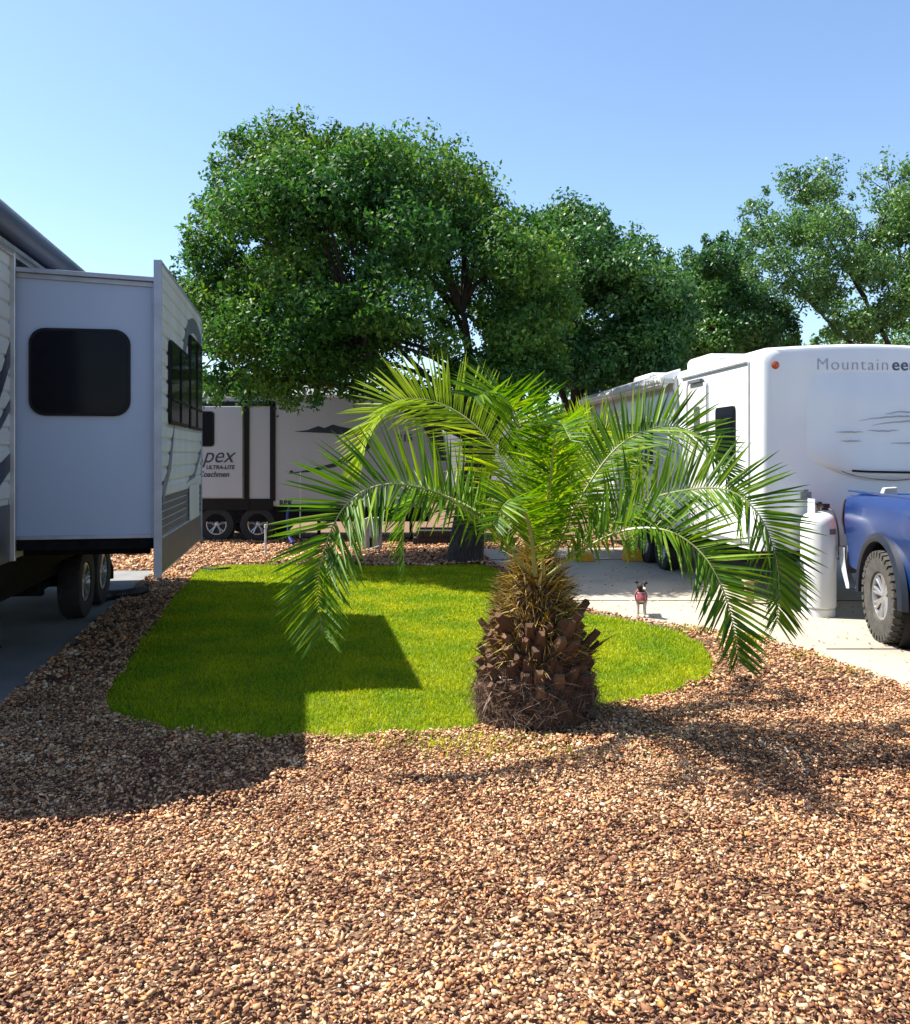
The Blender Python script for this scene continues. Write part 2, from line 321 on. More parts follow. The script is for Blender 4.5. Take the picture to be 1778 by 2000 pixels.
def stones():
    X = []; Y = []; S_ = []
    for n, b, smin, smax in ((235000,(-4.6,4.6,1.5,6.3),.0048,.0145), (80000,(-7,5.2,6.3,11.5),.010,.021), (34000,(-9,3,11.5,17.5),.018,.032)):
        x, y = scatter(n, *b, wedge=(.56,1.15)); X.append(x); Y.append(y); S_.append(smin+(smax-smin)*rng.random(len(x))**1.6)
    x = np.concatenate(X); y = np.concatenate(Y); s = np.concatenate(S_)
    k = ~inpoly(x,y,LAWN) & ~inpoly(x,y,PADR) & ~inpoly(x,y,PADL) & (np.hypot(x-.52,y-5.65) > .36)
    x, y, s = x[k], y[k], s[k]; n = len(x)
    s = np.where(rng.random(n) < .02, s*1.7, s)
    az_ = rng.uniform(0,2*math.pi,n); Z = np.zeros((n,3,3)); Z[:,0,0]=np.cos(az_); Z[:,0,1]=-np.sin(az_); Z[:,1,0]=np.sin(az_); Z[:,1,1]=np.cos(az_); Z[:,2,2]=1
    tl = rng.normal(0,.75,n); T = np.zeros((n,3,3)); T[:,0,0]=1; T[:,1,1]=np.cos(tl); T[:,1,2]=-np.sin(tl); T[:,2,1]=np.sin(tl); T[:,2,2]=np.cos(tl)
    MM = np.where((rng.random(n) < .22)[:,None,None], randrot(n), Z@T)
    z = .008+.022*rng.random(n)+.034*vnoise(x,y,3,2.4)+.024*vnoise(x,y,4,8)+.010*vnoise(x,y,6,.8)
    t = np.clip(.04+rng.beta(1.35,1.7,n)*1.0+.22*(vnoise(x,y,9,1.1)-.5)+.34*(vnoise(x,y,10,7)-.5),0,1)
    pos = np.stack([x,y,z],1)
    cube = np.array([(-1,-1,-1),(1,-1,-1),(1,1,-1),(-1,1,-1),(-1,-1,1),(1,-1,1),(1,1,1),(-1,1,1)], float)*.72
    cf = np.array([(3,2,1),(3,1,0),(4,5,6),(4,6,7),(0,1,5),(0,5,4),(1,2,6),(1,6,5),(2,3,7),(2,7,6),(3,0,4),(3,4,7)])
    ico, fi = icosa(); pick = rng.random(n) < .82; VV = []; FF = []; TT = []; off = 0
    for sel, V0, F0, j in ((pick, cube, cf, .42), (~pick, ico, fi, .32)):
        m = int(sel.sum()); nv = len(V0); V = V0[None]*(1+rng.uniform(-j,j*.8,(m,nv,3)))
        V[:,nv//2:,:2] *= rng.uniform(.55,1,(m,1,1)) if nv == 8 else 1
        sc = np.stack([np.ones(m)*1.2, rng.uniform(.45,1,m), rng.uniform(.15,.5,m)],1)*s[sel][:,None]
        V = np.einsum('nij,nkj->nki', MM[sel], V*sc[:,None,:])+pos[sel][:,None,:]
        VV.append(V.reshape(-1,3)); FF.append((F0[None]+(np.arange(m)*nv)[:,None,None]).reshape(-1,3)+off); off += m*nv; TT.append(np.repeat(t[sel],nv))
    o = np_mesh('gravel', np.concatenate(VV), np.concatenate(FF), M_stone, np.concatenate(TT))
    tag(o, 'bed of mixed brown, tan and rust coloured gravel covering the foreground', 'gravel', kind='stuff')
stones()
def blades(x, y, hgt, wid, lean, z0=.02, tlo=0, thi=1):
    n = len(x); a = rng.uniform(0,2*math.pi,n); wx = np.cos(a)*wid/2; wy = np.sin(a)*wid/2
    b = rng.uniform(0,2*math.pi,n); l = lean*rng.random(n)**.7*hgt; dx = np.cos(b)*l; dy = np.sin(b)*l
    V = np.zeros((n,5,3)); V[:,0] = np.stack([x-wx,y-wy,np.full(n,z0-.01)],1); V[:,1] = np.stack([x+wx,y+wy,np.full(n,z0-.01)],1)
    m = .55; V[:,2] = np.stack([x+wx*.9+dx*.35,y+wy*.9+dy*.35,z0+hgt*m],1); V[:,3] = np.stack([x-wx*.9+dx*.35,y-wy*.9+dy*.35,z0+hgt*m],1)
    V[:,4] = np.stack([x+dx,y+dy,z0+hgt*np.sqrt(np.clip(1-(l/hgt)**2*.5,.2,1))],1)
    base = (np.arange(n)*5)[:,None]
    Fc = np.concatenate([base+np.array([[0,1,2]]), base+np.array([[0,2,3]]), base+np.array([[3,2,4]])])
    t = np.clip(tlo+(thi-tlo)*rng.random(n),0,1)
    return V.reshape(-1,3), Fc, np.repeat(t,5)
def grass():
    xs = [p[0] for p in LAWN]; ys = [p[1] for p in LAWN]
    x, y = scatter(560000, min(xs)-.05, max(xs)+.05, min(ys)-.05, max(ys))
    keep = rng.random(len(x)) < np.clip((6.0/y)**1.2, .2, 1)
    x, y = x[keep], y[keep]
    e_ = .014+.05*rng.random(len(x))**4; j = x+rng.normal(0,1,len(x))*e_; j2 = y+rng.normal(0,1,len(x))*e_*1.3; k = inpoly(j,j2,LAWN) & (np.hypot(x-.52,y-5.65) > .38)
    x, y = x[k], y[k]
    sc = np.clip(y/6.0, 1, 2)
    V, Fc, t = blades(x, y, (.014+.022*rng.random(len(x))+.010*vnoise(x,y,5,3)), .0048*sc, 1.1)
    tag(np_mesh('grass', V, Fc, M_blade, t), 'thick short bright green grass of the lawn behind the palm', 'grass', kind='stuff')
    # thin weeds along the pad edge and in front of the palm
    X = []; Y = []
    for (px, py, n, sx, sy) in ((1490,1254,420,.13,.07),(1455,1262,120,.1,.08),(1600,1290,120,.16,.05),(1350,1236,130,.14,.05),(960,1462,190,.35,.06),(850,1470,120,.22,.06),(1020,1488,120,.3,.05),(1380,1240,90,.2,.04),(1690,1322,90,.25,.05)):
        g = G(px,py); X.append(rng.normal(g.x,sx,n)); Y.append(rng.normal(g.y,sy,n))
    x = np.concatenate(X); y = np.concatenate(Y); k = ~inpoly(x, y-.03, PADR); x = x[k]; y = y[k]; V, Fc, t = blades(x, y, .035+.04*rng.random(len(x)), .006, 1.2, z0=.03, tlo=.3)
    tag(np_mesh('weeds', V, Fc, M_blade, t), 'thin tufts of yellow-green weeds in the gravel along the pad edge', 'weeds', kind='stuff')
grass()
def litter():
    n = 900; x, y = scatter(n*3, -4, 4.5, 2.4, 13, wedge=(.56,.4)); k = ~inpoly(x,y,LAWN) & ~inpoly(x,y,PADL); x = x[k][:n]; y = y[k][:n]; n = len(x)
    V = []; Fc = []; T = []
    for i in range(n):
        a = random.uniform(0,6.28); L_ = random.uniform(.012,.026); w_ = L_*random.uniform(.3,.5); c = Vector((x[i],y[i],.058 if not inpoly(np.array([x[i]]),np.array([y[i]]),PADR)[0] else .040))
        d = Vector((math.cos(a),math.sin(a),random.uniform(-.3,.5))); q = Vector((-math.sin(a),math.cos(a),random.uniform(-.3,.3))); u = Vector((0,0,L_*random.uniform(.1,.5))); n0 = len(V)
        V += [c-d*L_+u, c-q*w_+u*.6, c+q*w_+u*.6, c, c+d*L_+u]; Fc += [(n0,n0+1,n0+3),(n0,n0+3,n0+2),(n0+1,n0+4,n0+3),(n0+3,n0+4,n0+2)]; T += [random.random()]*5
    m = attr_mat('dry_leaves', [(0,(.12,.05,.02)),(.5,(.45,.24,.07)),(1,(.70,.52,.28))], .7)
    tag(np_mesh('fallen_leaves', np.array([tuple(v) for v in V]), np.array(Fc), m, np.array(T)), 'scattered small dry oak leaves lying on gravel and concrete', 'leaves', kind='stuff')
litter()

# ------------------------------------------------------------------ the palm
PC = Vector((.52, 5.65, 0))
palm = thing('palm_tree', 'stout young palm with arching feather fronds and a shaggy brown trunk in the gravel', 'palm', PC)
def prof(z):
    zz = [0,.1,.25,.36,.45,.55,.66,.78,.9,1.0,1.1]; rr = [.35,.385,.38,.345,.30,.255,.235,.215,.165,.10,.06]
    return float(np.interp(z, zz, rr))
tb = MB(); nz, na = 46, 72; vs_ = []; fs_ = []
for i in range(nz):
    z = -.03+1.1*i/(nz-1)
    for k in range(na):
        a = 2*math.pi*k/na; r = prof(max(z,0))*(.92+.07*math.sin(k*2.6+i*1.7)*math.sin(i*1.1)+random.uniform(-.05,.05)); vs_.append((r*math.cos(a), r*math.sin(a), z))
for i in range(nz-1):
    for k in range(na): fs_.append((i*na+k, i*na+(k+1)%na, (i+1)*na+(k+1)%na, (i+1)*na+k))
fs_.append(tuple(range((nz-1)*na, nz*na)))
tb.add(vs_, fs_); trunk = tb.build('trunk', M_trunkp, palm)
# cut leaf bases wrapped in a spiral round the trunk
sb = MB(); ns = 170
for i in range(ns):
    f = i/ns; z = .02+.60*f; a = i*2.39996+random.uniform(-.1,.1); r = prof(z)
    out = Vector((math.cos(a), math.sin(a), 0)); tan = Vector((-out.y, out.x, 0)); up = Vector((0,0,1))
    tilt = .25+.5*f+random.uniform(-.12,.18); d = (up*math.cos(tilt)+out*math.sin(tilt)).normalized(); nn = tan.cross(d).normalized()
    if nn.dot(out) < 0: nn = -nn
    L_ = .05+.06*f+random.uniform(-.02,.04); w0 = .042+.016*random.random(); w1 = w0*random.uniform(.42,.62); th = .022+.012*random.random()
    if f > .62 and random.random() < .35: L_ += random.uniform(.05,.13)
    b = out*(r*.88)+up*z; e = b+d*L_
    vv = [b-tan*w0-nn*th, b+tan*w0-nn*th, b+tan*w0*.8+nn*th, b-tan*w0*.8+nn*th, e-tan*w1-nn*th*.5, e+tan*w1-nn*th*.5, e+tan*w1*.6+nn*th*.75, e-tan*w1*.6+nn*th*.75]
    vv = [v+Vector([random.uniform(-.006,.006) for _ in range(3)]) for v in vv]
    tcol = random.betavariate(1.1,3.6)*.75+(.2 if f > .6 else 0)*random.random()
    n0 = len(sb.v); sb.add(vv, [(0,1,5,4),(1,2,6,5),(2,3,7,6),(3,0,4,7),(4,5,6,7)], min(tcol,1))
    for q in (4,5,6,7): sb.t[n0+q] = min(1, tcol+.18)
sb.build('leaf_bases', M_stub, trunk, attr=True)
# the two big torn stubs
for (a, z, L_) in ((-.15,.44,.24),(.12,.40,.18),(-2.75,.44,.15),(-1.2,.46,.12),(-1.8,.47,.1),(-.75,.42,.12),(-2.2,.45,.12)):
    ks = MB(); out = Vector((math.cos(a), math.sin(a), 0)); b = out*.25+Vector((0,0,z-.08)); d = (out*.75+Vector((0,0,.85))).normalized()
    tn = Vector((-out.y, out.x, 0))
    ks.tube([b, b+d*L_*.6, b+d*L_+tn*.02], [.055,.04,.02], 7, t=.22, flat=.5)
    for q in range(9):
        st = b+d*L_*.7+tn*random.uniform(-.02,.02); ks.tube([st, st+(d+tn*random.uniform(-.7,.7)+out*.4).normalized()*random.uniform(.06,.2)], [.005,.001], 4, t=random.uniform(.1,.5))
    ks.build('torn_leaf_base', M_stub, trunk, attr=True)
def strips(n, zr, lr, wd, name, m, parent, outk, stiff, tr=(0,1)):
    V = []; Fc = []; T = []
    for i in range(n):
        z = random.uniform(*zr); a = random.uniform(0,2*math.pi); r = prof(z)*random.uniform(.9,1.06)
        out = Vector((math.cos(a), math.sin(a), 0)); tan = Vector((-out.y, out.x, 0))
        p = out*r+Vector((0,0,z)); d = (out*random.uniform(*outk)+tan*random.uniform(-1,1)*(1-stiff)+Vector((0,0,random.uniform(-.3,1) if stiff > .5 else random.uniform(-.6,.6)))).normalized()
        L_ = random.uniform(*lr); sd = d.cross(Vector((random.uniform(-1,1),random.uniform(-1,1),random.uniform(-1,1)))).normalized()*wd*random.uniform(.6,1.3)
        bend = (Vector((0,0,-1))+tan*random.uniform(-1,1)).normalized()*L_*(.3*(1-stiff)+.05)
        pts = [p, p+d*L_*.5+bend*.3, p+d*L_+bend]; n0 = len(V)
        V += [pts[0]-sd, pts[0]+sd, pts[1]+sd*.7, pts[1]-sd*.7, pts[2]+sd*.1, pts[2]-sd*.1]
        Fc += [(n0,n0+1,n0+2,n0+3),(n0+3,n0+2,n0+4,n0+5)]; T += [random.uniform(*tr)]*6
    return np_mesh(name, np.array([tuple(v) for v in V]), np.array(Fc), m, np.array(T), parent)
strips(5200,(.0,.5),(.03,.16),.0016,'fibre_mat',M_fibre,trunk,(0,.35),.1,(0,.8))
tag(strips(150,(.04,.5),(.05,.13),.006,'torn_fibre_shreds',M_fibre,trunk,(.02,.12),.1,(.5,1)), kind='stuff')
strips(620,(.34,.98),(.05,.17),.005,'dead_fibre',M_stub,trunk,(.2,1.0),.55,(.2,1))
sp = strips(3000,(.44,1.10),(.04,.17),.0036,'dry_spines',M_spine,palm,(.2,1.2),.75)
tag(sp, kind='stuff')
for i in range(64):
    z = random.uniform(.52,1.02); a = i*2.39996; rr = prof(z)*.8; out = Vector((math.cos(a),math.sin(a),0)); b = out*rr+Vector((0,0,z))
    d = (out*random.uniform(.5,1.1)+Vector((random.uniform(-.3,.3),random.uniform(-.3,.3),random.uniform(.3,1.1)))).normalized(); L_ = random.uniform(.08,.19)
    q = MB(); q.tube([b, b+d*L_*.5, b+d*L_+Vector((0,0,-.01))], [.016,.010,.003], 6, t=random.choice((.25,.45,.6,.8,1.0)), flat=.5); q.build('petiole_stub', M_spine, palm, attr=True)

def frond(path, L=.34, tw=50, seed=0, m=None, young=False, n=120, droop=.07, start=.10, gaps=True, sp_=.0175):
    r_ = random.Random(seed)
    pts = catmull([P(*p)-PC if len(p) == 3 else p for p in path], 160)
    seg = np.linalg.norm(np.diff(pts,axis=0),axis=1); cum = np.concatenate([[0],np.cumsum(seg)]); tot = cum[-1]
    def at(s):
        return np.array([np.interp(s, cum, pts[:,i]) for i in range(3)])
    d = Vector(pts[90]-pts[0]); d.z = 0
    if d.length < .12: d = Vector((0,-1,0))
    d.normalize(); l0 = d.cross(Vector((0,0,1))); sg = 1 if l0.y > 0 else -1
    V = []; Fc = []; T = []
    ns_ = int(tot*(1-start)/sp_)
    for i in range(ns_):
        f = start+(1-start)*(i+.5)/ns_; s = f*tot; p = Vector(at(s)); t = Vector(at(min(s+.02,tot))-at(max(s-.02,0))).normalized()
        l = (l0-t*l0.dot(t)).normalized(); nn = l.cross(t).normalized()
        if nn.z < 0 and f < .5: nn = -nn
        # keep the dorsal side continuous along the arc
        if i > 0 and nn.dot(prev) < 0: nn = -nn
        prev = nn
        a = R(tw)*sg; l2 = l*math.cos(a)+nn*math.sin(a); n2 = nn*math.cos(a)-l*math.sin(a)
        g = (f-start)/(1-start)
        ln = L*(.22+1.05*min(g/.22,1)**.8 if g < .22 else 1.27-.25*(g-.22)/.78)*(.86 if g < .55 else .86-.46*((g-.55)/.45)**1.8)
        for side in (-1,1):
            if r_.random() < .02: continue
            A = R(70-26*g**1.5+r_.uniform(-5,5)); Vl = R(24+r_.choice((-10,0,12))+r_.uniform(-5,5)); ll = ln*r_.uniform(.88,1.1)
            dr = (t*math.cos(A)+(l2*side*math.cos(Vl)+n2*math.sin(Vl))*math.sin(A)).normalized()
            wv = (t-dr*t.dot(dr)).normalized(); q = dr.cross(wv); ra = r_.uniform(-.6,.6); wv = wv*math.cos(ra)+q*math.sin(ra); q = dr.cross(wv).normalized()
            W = (.0088 if ll > .15 else .007)*r_.uniform(.85,1.15); dz = Vector((0,0,-1))
            n0 = len(V); dp = droop*r_.uniform(.5,1.6)
            for (u, wf) in ((0,.35),(.18,1),(.55,.85),(.85,.42)):
                c = p+dr*ll*u+dz*(ll*dp*u*u); V += [c-wv*W*wf, c+q*W*wf*.45, c+wv*W*wf]
            c = p+dr*ll+dz*(ll*dp); V += [c, c, c]
            for k in range(4):
                b = n0+3*k; Fc += [(b,b+1,b+4,b+3),(b+1,b+2,b+5,b+4)]
            tv = min(1,max(0,r_.gauss(.45,.22)+.15*(1-g))); T += [tv]*15
    o = np_mesh('frond', np.array([tuple(v) for v in V]), np.array(Fc), m or M_frond, np.array(T), palm)
    rb = MB(); k = np.linspace(0,tot,46); rad = [max(.0024, .017*(1-.96*(x/tot))**.95) for x in k]
    rb.tube([at(x) for x in k], rad, 7, flat=.7); rb.build('frond_rib', M_rachis, o, smooth=True)
    # short spines on the petiole
    qs = MB()
    for i in range(26):
        f = .05+.17*i/26; p = Vector(at(f*tot)); t = Vector(at(f*tot+.03)-at(f*tot)).normalized(); l = (l0-t*l0.dot(t)).normalized()
        dd = (l*(1 if i%2 else -1)+t*.7+Vector((0,0,r_.uniform(-.2,.5)))).normalized()
        qs.tube([p, p+dd*r_.uniform(.05,.13)], [.0035,.0008], 4, t=r_.uniform(.3,1))
    qs.build('petiole_spines', M_spine, o, attr=True)
    return o
c0 = lambda dx=0, Y=5.6: (1052+dx, 1125, Y)
FR = [
 # path, L, twist, young
 ([c0(-15,5.55),(965,1040,5.4),(865,968,5.2),(765,945,5.05),(690,972,4.93),(645,1040,4.85),(622,1130,4.8),(628,1235,4.72)], .43, 52, 0),
 ([c0(-8,5.65),(1010,965,5.8),(955,860,5.9),(880,797,6.0),(800,778,6.03),(745,805,6.03),(715,865,6.0),(702,925,5.95)], .44, 48, 1),
 ([c0(-5,5.6),(1040,1010,5.5),(1026,920,5.35),(1018,850,5.15),(1000,795,4.95),(965,765,4.75),(925,775,4.6)], .42, 20, 0),
 ([c0(5,5.75),(1085,1000,5.95),(1125,900,6.15),(1165,845,6.3),(1200,850,6.4),(1222,900,6.45),(1230,960,6.45)], .36, 40, 1),
 ([c0(15,5.6),(1125,990,5.65),(1195,885,5.7),(1260,842,5.7),(1320,833,5.68),(1372,860,5.65),(1410,915,5.6),(1432,975,5.55)], .37, 50, 0),
 ([c0(20,5.55),(1150,1050,5.5),(1245,985,5.4),(1340,957,5.3),(1420,957,5.2),(1475,995,5.1),(1508,1060,5.05),(1522,1135,5.0),(1518,1215,4.95)], .38, 50, 0),
 ([c0(18,5.5),(1140,1072,5.35),(1225,1035,5.2),(1305,1037,5.05),(1370,1080,4.95),(1412,1150,4.85),(1432,1220,4.8),(1443,1290,4.75)], .36, 42, 0),
 ([c0(5,5.5),(1068,1000,5.3),(1078,910,5.05),(1085,850,4.8),(1098,830,4.55),(1115,860,4.35)], .28, 5, 0),
 ([c0(-20,5.7),(965,1025,5.9),(880,972,6.1),(825,965,6.2),(795,1000,6.25),(788,1055,6.25),(790,1110,6.2)], .30, 35, 0),
 ([c0(0,5.8),(1068,960,6.05),(1085,870,6.35),(1105,835,6.6),(1135,850,6.8),(1150,900,6.9)], .26, 20, 1),
 ([c0(-6,5.45),(1035,1030,5.2),(1010,980,4.95),(985,985,4.75),(965,1030,4.6)], .27, 15, 0),
 ([c0(8,5.6),(1072,1000,5.62),(1092,900,5.6),(1120,830,5.55),(1150,800,5.5)], .22, 25, 1),
]
for i, (path, L_, tw, yg) in enumerate(FR):
    frond(path, L_, tw, seed=i+3, m=M_frondb if yg else M_frond)

# ------------------------------------------------------------------ oaks
def tree(name, label, Y, poly, base, n_cl, leaves, m, clr, depth, leafs=.05, sprigs=(), pockets=(), trunkr=.2, limbs=12, fork=2.2, sparse=1.0, group='oak trees behind the trailers', lean=0.0, seed=1, holes=()):
    rs = np.random.default_rng(seed)
    xs = [p[0] for p in poly]; ys = [p[1] for p in poly]; s = Y/F
    C = []
    cxm = sum(xs)/len(xs)
    bx = (base-CX)*s; root = Vector((bx, Y, 0))
    t = thing(name, label, 'tree', root, group=group)
    tries = 0
    while len(C) < n_cl and tries < 60000:
        tries += 1
        px = rs.uniform(min(xs),max(xs)); py = rs.uniform(min(ys),max(ys)); r = rs.uniform(*clr)
        rp = r/s*.62
        ang = np.linspace(0,2*math.pi,9)[:-1]
        ok = inpoly(px+rp*np.cos(ang), py+rp*np.sin(ang), poly)
        if ok.sum() < 6: continue
        if any((px-hx)**2+(py-hy)**2 < hr**2 for hx,hy,hr in holes): continue
        # the crown is as deep as it is wide and rounds off towards its outline
        ux = (px-cxm)/((max(xs)-min(xs))/2); uy = (py-(min(ys)+max(ys))/2)/((max(ys)-min(ys))/2)
        dd = depth*math.sqrt(max(.06,1-.75*ux*ux-.6*uy*uy)); y = Y+rs.uniform(-dd,dd)*.95
        if y < Y+dd*.25 and any((px-hx)**2+(py-hy)**2 < hr**2 for hx,hy,hr in pockets): continue
        k = y/Y
        p = np.array([(px-CX)*y/F, y, H-(py-HY)*y/F]); C.append((p, r))
    m_ = len(poly)
    for k in range(m_):
        (xa,ya),(xb,yb) = poly[k], poly[(k+1)%m_]; L_ = math.hypot(xb-xa,yb-ya)
        for j in range(int(L_*s/.30)+1):
            f = rs.random(); px = xa+(xb-xa)*f+rs.normal()*6; py = ya+(yb-ya)*f+rs.normal()*6-3
            C.append((np.array([(px-CX)*s, Y+rs.normal()*.3, H-(py-HY)*s]), -rs.uniform(.12,.34)))
    for (px,py,r,dy) in sprigs: C.append((np.array([(px-CX)*s, Y+dy, H-(py-HY)*s]), -r))
    V = []; T = []; NC = len(C)
    wts = np.array([abs(r)**2.1 for _,r in C]); wts /= wts.sum()
    Vs = []; Ts = []
    for (p, r), wt in zip(C, wts):
        sprig = r < 0; r = abs(r); n = max(24, int(leaves*wt)) if not sprig else int(26+260*r)
        d = rs.normal(size=(n,3)); d /= np.linalg.norm(d,axis=1)[:,None]
        if sprig: rad = r*rs.random(n)**.5*1.15; pos = p+d*rad[:,None]*np.array([.75,.6,1.0])
        else:
            rad = r*(.55+.5*rs.random(n)**.8); lob = 1+.28*np.sin(d[:,0]*5+p[0])*np.cos(d[:,2]*6+p[2])
            pos = p+d*(rad*lob)[:,None]*np.array([1.12,1.12,.78])
        nrm = d*.5+rs.normal(size=(n,3))*.75+np.array([0,0,.35]); nrm /= np.linalg.norm(nrm,axis=1)[:,None]
        a = np.cross(nrm, rs.normal(size=(n,3))); a /= np.linalg.norm(a,axis=1)[:,None]; b = np.cross(nrm,a)
        ls = leafs*rs.uniform(.6,1.25,n)[:,None]
        q = np.stack([pos-a*ls, pos+b*ls*.48, pos+a*ls, pos-b*ls*.48],1); Vs.append(q.reshape(-1,3))
        Ts.append(np.repeat(np.clip(rs.normal(.42+rs.uniform(-.2,.2),.22,n),0,1),4))
    V = np.concatenate(Vs)-np.array(root); T = np.concatenate(Ts); Fc = np.arange(len(V)).reshape(-1,4)
    np_mesh('crown', V, Fc, m, T, t)
    # trunk and limbs
    tb = MB(); f0 = Vector((lean, 0, fork))
    tb.tube([(0,0,-.1),(lean*.1,0,.12),(lean*.35,.03,fork*.45),(lean*.8,-.02,fork*.85),(lean,0,fork+.1)], [trunkr*1.75,trunkr*1.2,trunkr,trunkr*.92,trunkr*.9], 12)
    tk = tb.build('trunk', M_bark, t, smooth=True)
    lb = MB(); big = sorted([c for c in C if c[1] > 0], key=lambda c: -c[1])
    idx = rs.permutation(len(big))[:limbs*4]
    mains = []
    for k in range(limbs):
        e = Vector(big[idx[k % len(idx)]][0])-root
        mid = f0.lerp(e,.5)+Vector((rs.normal()*.25,rs.normal()*.25,.35)); mains.append((mid,e))
        q = catmull([f0-Vector((0,0,.1)), f0.lerp(mid,.5)+Vector((rs.normal()*.12,rs.normal()*.12,0)), mid, e], 9)
        lb.tube(q, [trunkr*.42*(1-.88*i/8) for i in range(9)], 7)
    for k in range(limbs, len(idx)):
        e = Vector(big[idx[k]][0])-root; mm = min(mains, key=lambda q: (q[0]-e).length)[0]
        q = catmull([mm, mm.lerp(e,.5)+Vector((rs.normal()*.15,rs.normal()*.15,.1)), e], 6); lb.tube(q, [trunkr*.2*(1-.8*i/5)+.006 for i in range(6)], 5)
    for p, r in C:
        if r < 0:
            e = Vector(p)-root; nc = Vector(min(big, key=lambda c: np.linalg.norm(c[0]-p))[0])-root; dv = (nc-e); dv = dv.normalized()*min(dv.length, .6); lb.tube([e+dv, e+dv*.4, e-dv.normalized()*abs(r)*.5], [.012,.008,.003], 4)
    lb.build('limbs', M_bark, t, smooth=True)
    return t
oak1 = [(400,560),(378,500),(395,460),(455,435),(440,400),(425,340),(460,300),(520,290),(560,262),(640,265),(700,262),(760,285),(820,290),(865,305),(905,330),(925,370),(960,395),(1000,420),(1050,430),(1095,480),(1110,560),(1105,640),(1090,720),(1060,770),(990,790),(900,775),(820,760),(740,770),(640,762),(560,770),(480,765),(430,785),(375,775),(362,700),(368,640),(362,600)]
tree('oak_tree', 'largest oak with a wide dark green crown hanging over the dark-trimmed trailer', 13.8, oak1, 905, 165, 210000, M_leaf, (.26,.62), 2.5, .044,
     sprigs=((575,245,.22,-.3),(562,270,.2,-.3),(600,265,.2,0),(650,255,.2,0),(640,275,.18,0),(695,268,.14,0),(870,300,.2,0),(880,330,.2,0),(500,300,.22,0),(440,345,.18,0),(385,480,.2,-.5),(420,775,.2,-1.6),(525,785,.22,-1.7),(515,765,.22,-1.6),(430,760,.25,-1.5),(640,790,.14,-1.2),(1010,425,.2,0),(960,400,.18,0),(745,300,.18,0),(370,560,.15,-.8)),
     trunkr=.24, limbs=14, fork=2.0, lean=.35, seed=31, pockets=((640,450,50),(705,560,45),(885,520,50),(560,600,34),(935,650,50),(790,640,36),(500,480,28),(830,390,26),(1020,560,40)), holes=((575,440,22),(545,455,16)))
oak2 = [(1040,480),(1060,440),(1085,410),(1130,400),(1160,430),(1185,470),(1235,470),(1270,500),(1300,530),(1330,560),(1340,640),(1330,690),(1270,730),(1180,745),(1090,745),(1050,690),(1030,590)]
tree('oak_tree', 'dark oak with ragged top rising behind the palm, right of the largest crown', 17.5, oak2, 1075, 95, 110000, M_leafd, (.26,.6), 2.0, .05,
     sprigs=((1090,405,.3,0),(1140,408,.3,0),(1160,425,.25,0),(1235,480,.25,0),(1200,470,.2,0),(1105,430,.25,0)), trunkr=.2, limbs=9, fork=2.4, lean=.5, seed=12)
oak3 = [(1300,560),(1345,545),(1350,500),(1390,475),(1440,480),(1475,520),(1500,560),(1530,610),(1558,655),(1540,690),(1460,700),(1380,700),(1300,700),(1250,720),(1240,640),(1260,580)]
tree('oak_tree', 'dark oak directly behind the roof of the white trailer with a faded name', 23, oak3, 1255, 80, 70000, M_leafd, (.3,.7), 2.2, .062,
     sprigs=((1345,500,.25,0),(1390,480,.25,0),(1445,485,.25,0),(1550,640,.3,0)), trunkr=.17, limbs=8, fork=2.2, lean=.3, seed=13)
oak4 = [(1455,455),(1475,395),(1520,370),(1560,345),(1620,345),(1660,380),(1700,350),(1770,335),(1860,330),(1960,360),(1990,470),(1960,600),(1880,655),(1790,640),(1740,620),(1700,665),(1640,650),(1600,600),(1555,590),(1500,560),(1470,520)]
tree('oak_tree', 'pale open-crowned oak at the right edge with sky showing through', 19, oak4, 1800, 140, 90000, M_leafl, (.24,.5), 1.7, .046,
     sprigs=((1530,345,.3,0),(1555,350,.25,0),(1600,340,.35,0),(1635,360,.3,0),(1730,325,.4,0),(1768,335,.4,0),(1490,400,.3,0),(1460,455,.25,0),(1560,590,.3,0),(1690,650,.3,0),(1640,640,.3,0)), trunkr=.2, limbs=12, fork=2.6, seed=14,
     holes=((1700,590,28),(1590,620,30),(1740,480,16),(1600,480,14),(1660,420,14)))
oak5 = [(1330,640),(1400,610),(1460,625),(1540,650),(1560,700),(1520,760),(1400,780),(1300,790),(1180,800),(1060,800),(1040,740),(1110,700),(1220,690)]
tree('oak_tree', 'low yellow-green oak between the dark oaks and the white trailer roof', 27, oak5, 1190, 70, 34000, M_leaf, (.4,.8), 1.6, .085, trunkr=.18, limbs=8, fork=1.8, seed=15)
oak6 = [(1590,660),(1680,645),(1740,640),(1850,650),(1900,700),(1880,800),(1600,800)]
tree('oak_tree', 'far pale tree low over the roof at the right edge', 40, oak6, 1750, 36, 12000, M_leafl, (.6,1.0), 2, .11, trunkr=.2, limbs=6, fork=2, seed=16)
# hedge closing the view behind everything
hp = [(-200,760),(100,740),(330,745),(520,755),(760,760),(900,800),(1050,790),(1250,800),(1500,820),(1900,780),(1900,900),(-200,900)]
tree('hedge', 'long green hedge closing the far side of the park behind the trailers', 36, hp, 850, 120, 26000, M_leaf, (.9,1.5), 1.5, .15, trunkr=.1, limbs=6, fork=.6, group=None, seed=17)
bpy.data.objects['hedge']['category'] = 'hedge'

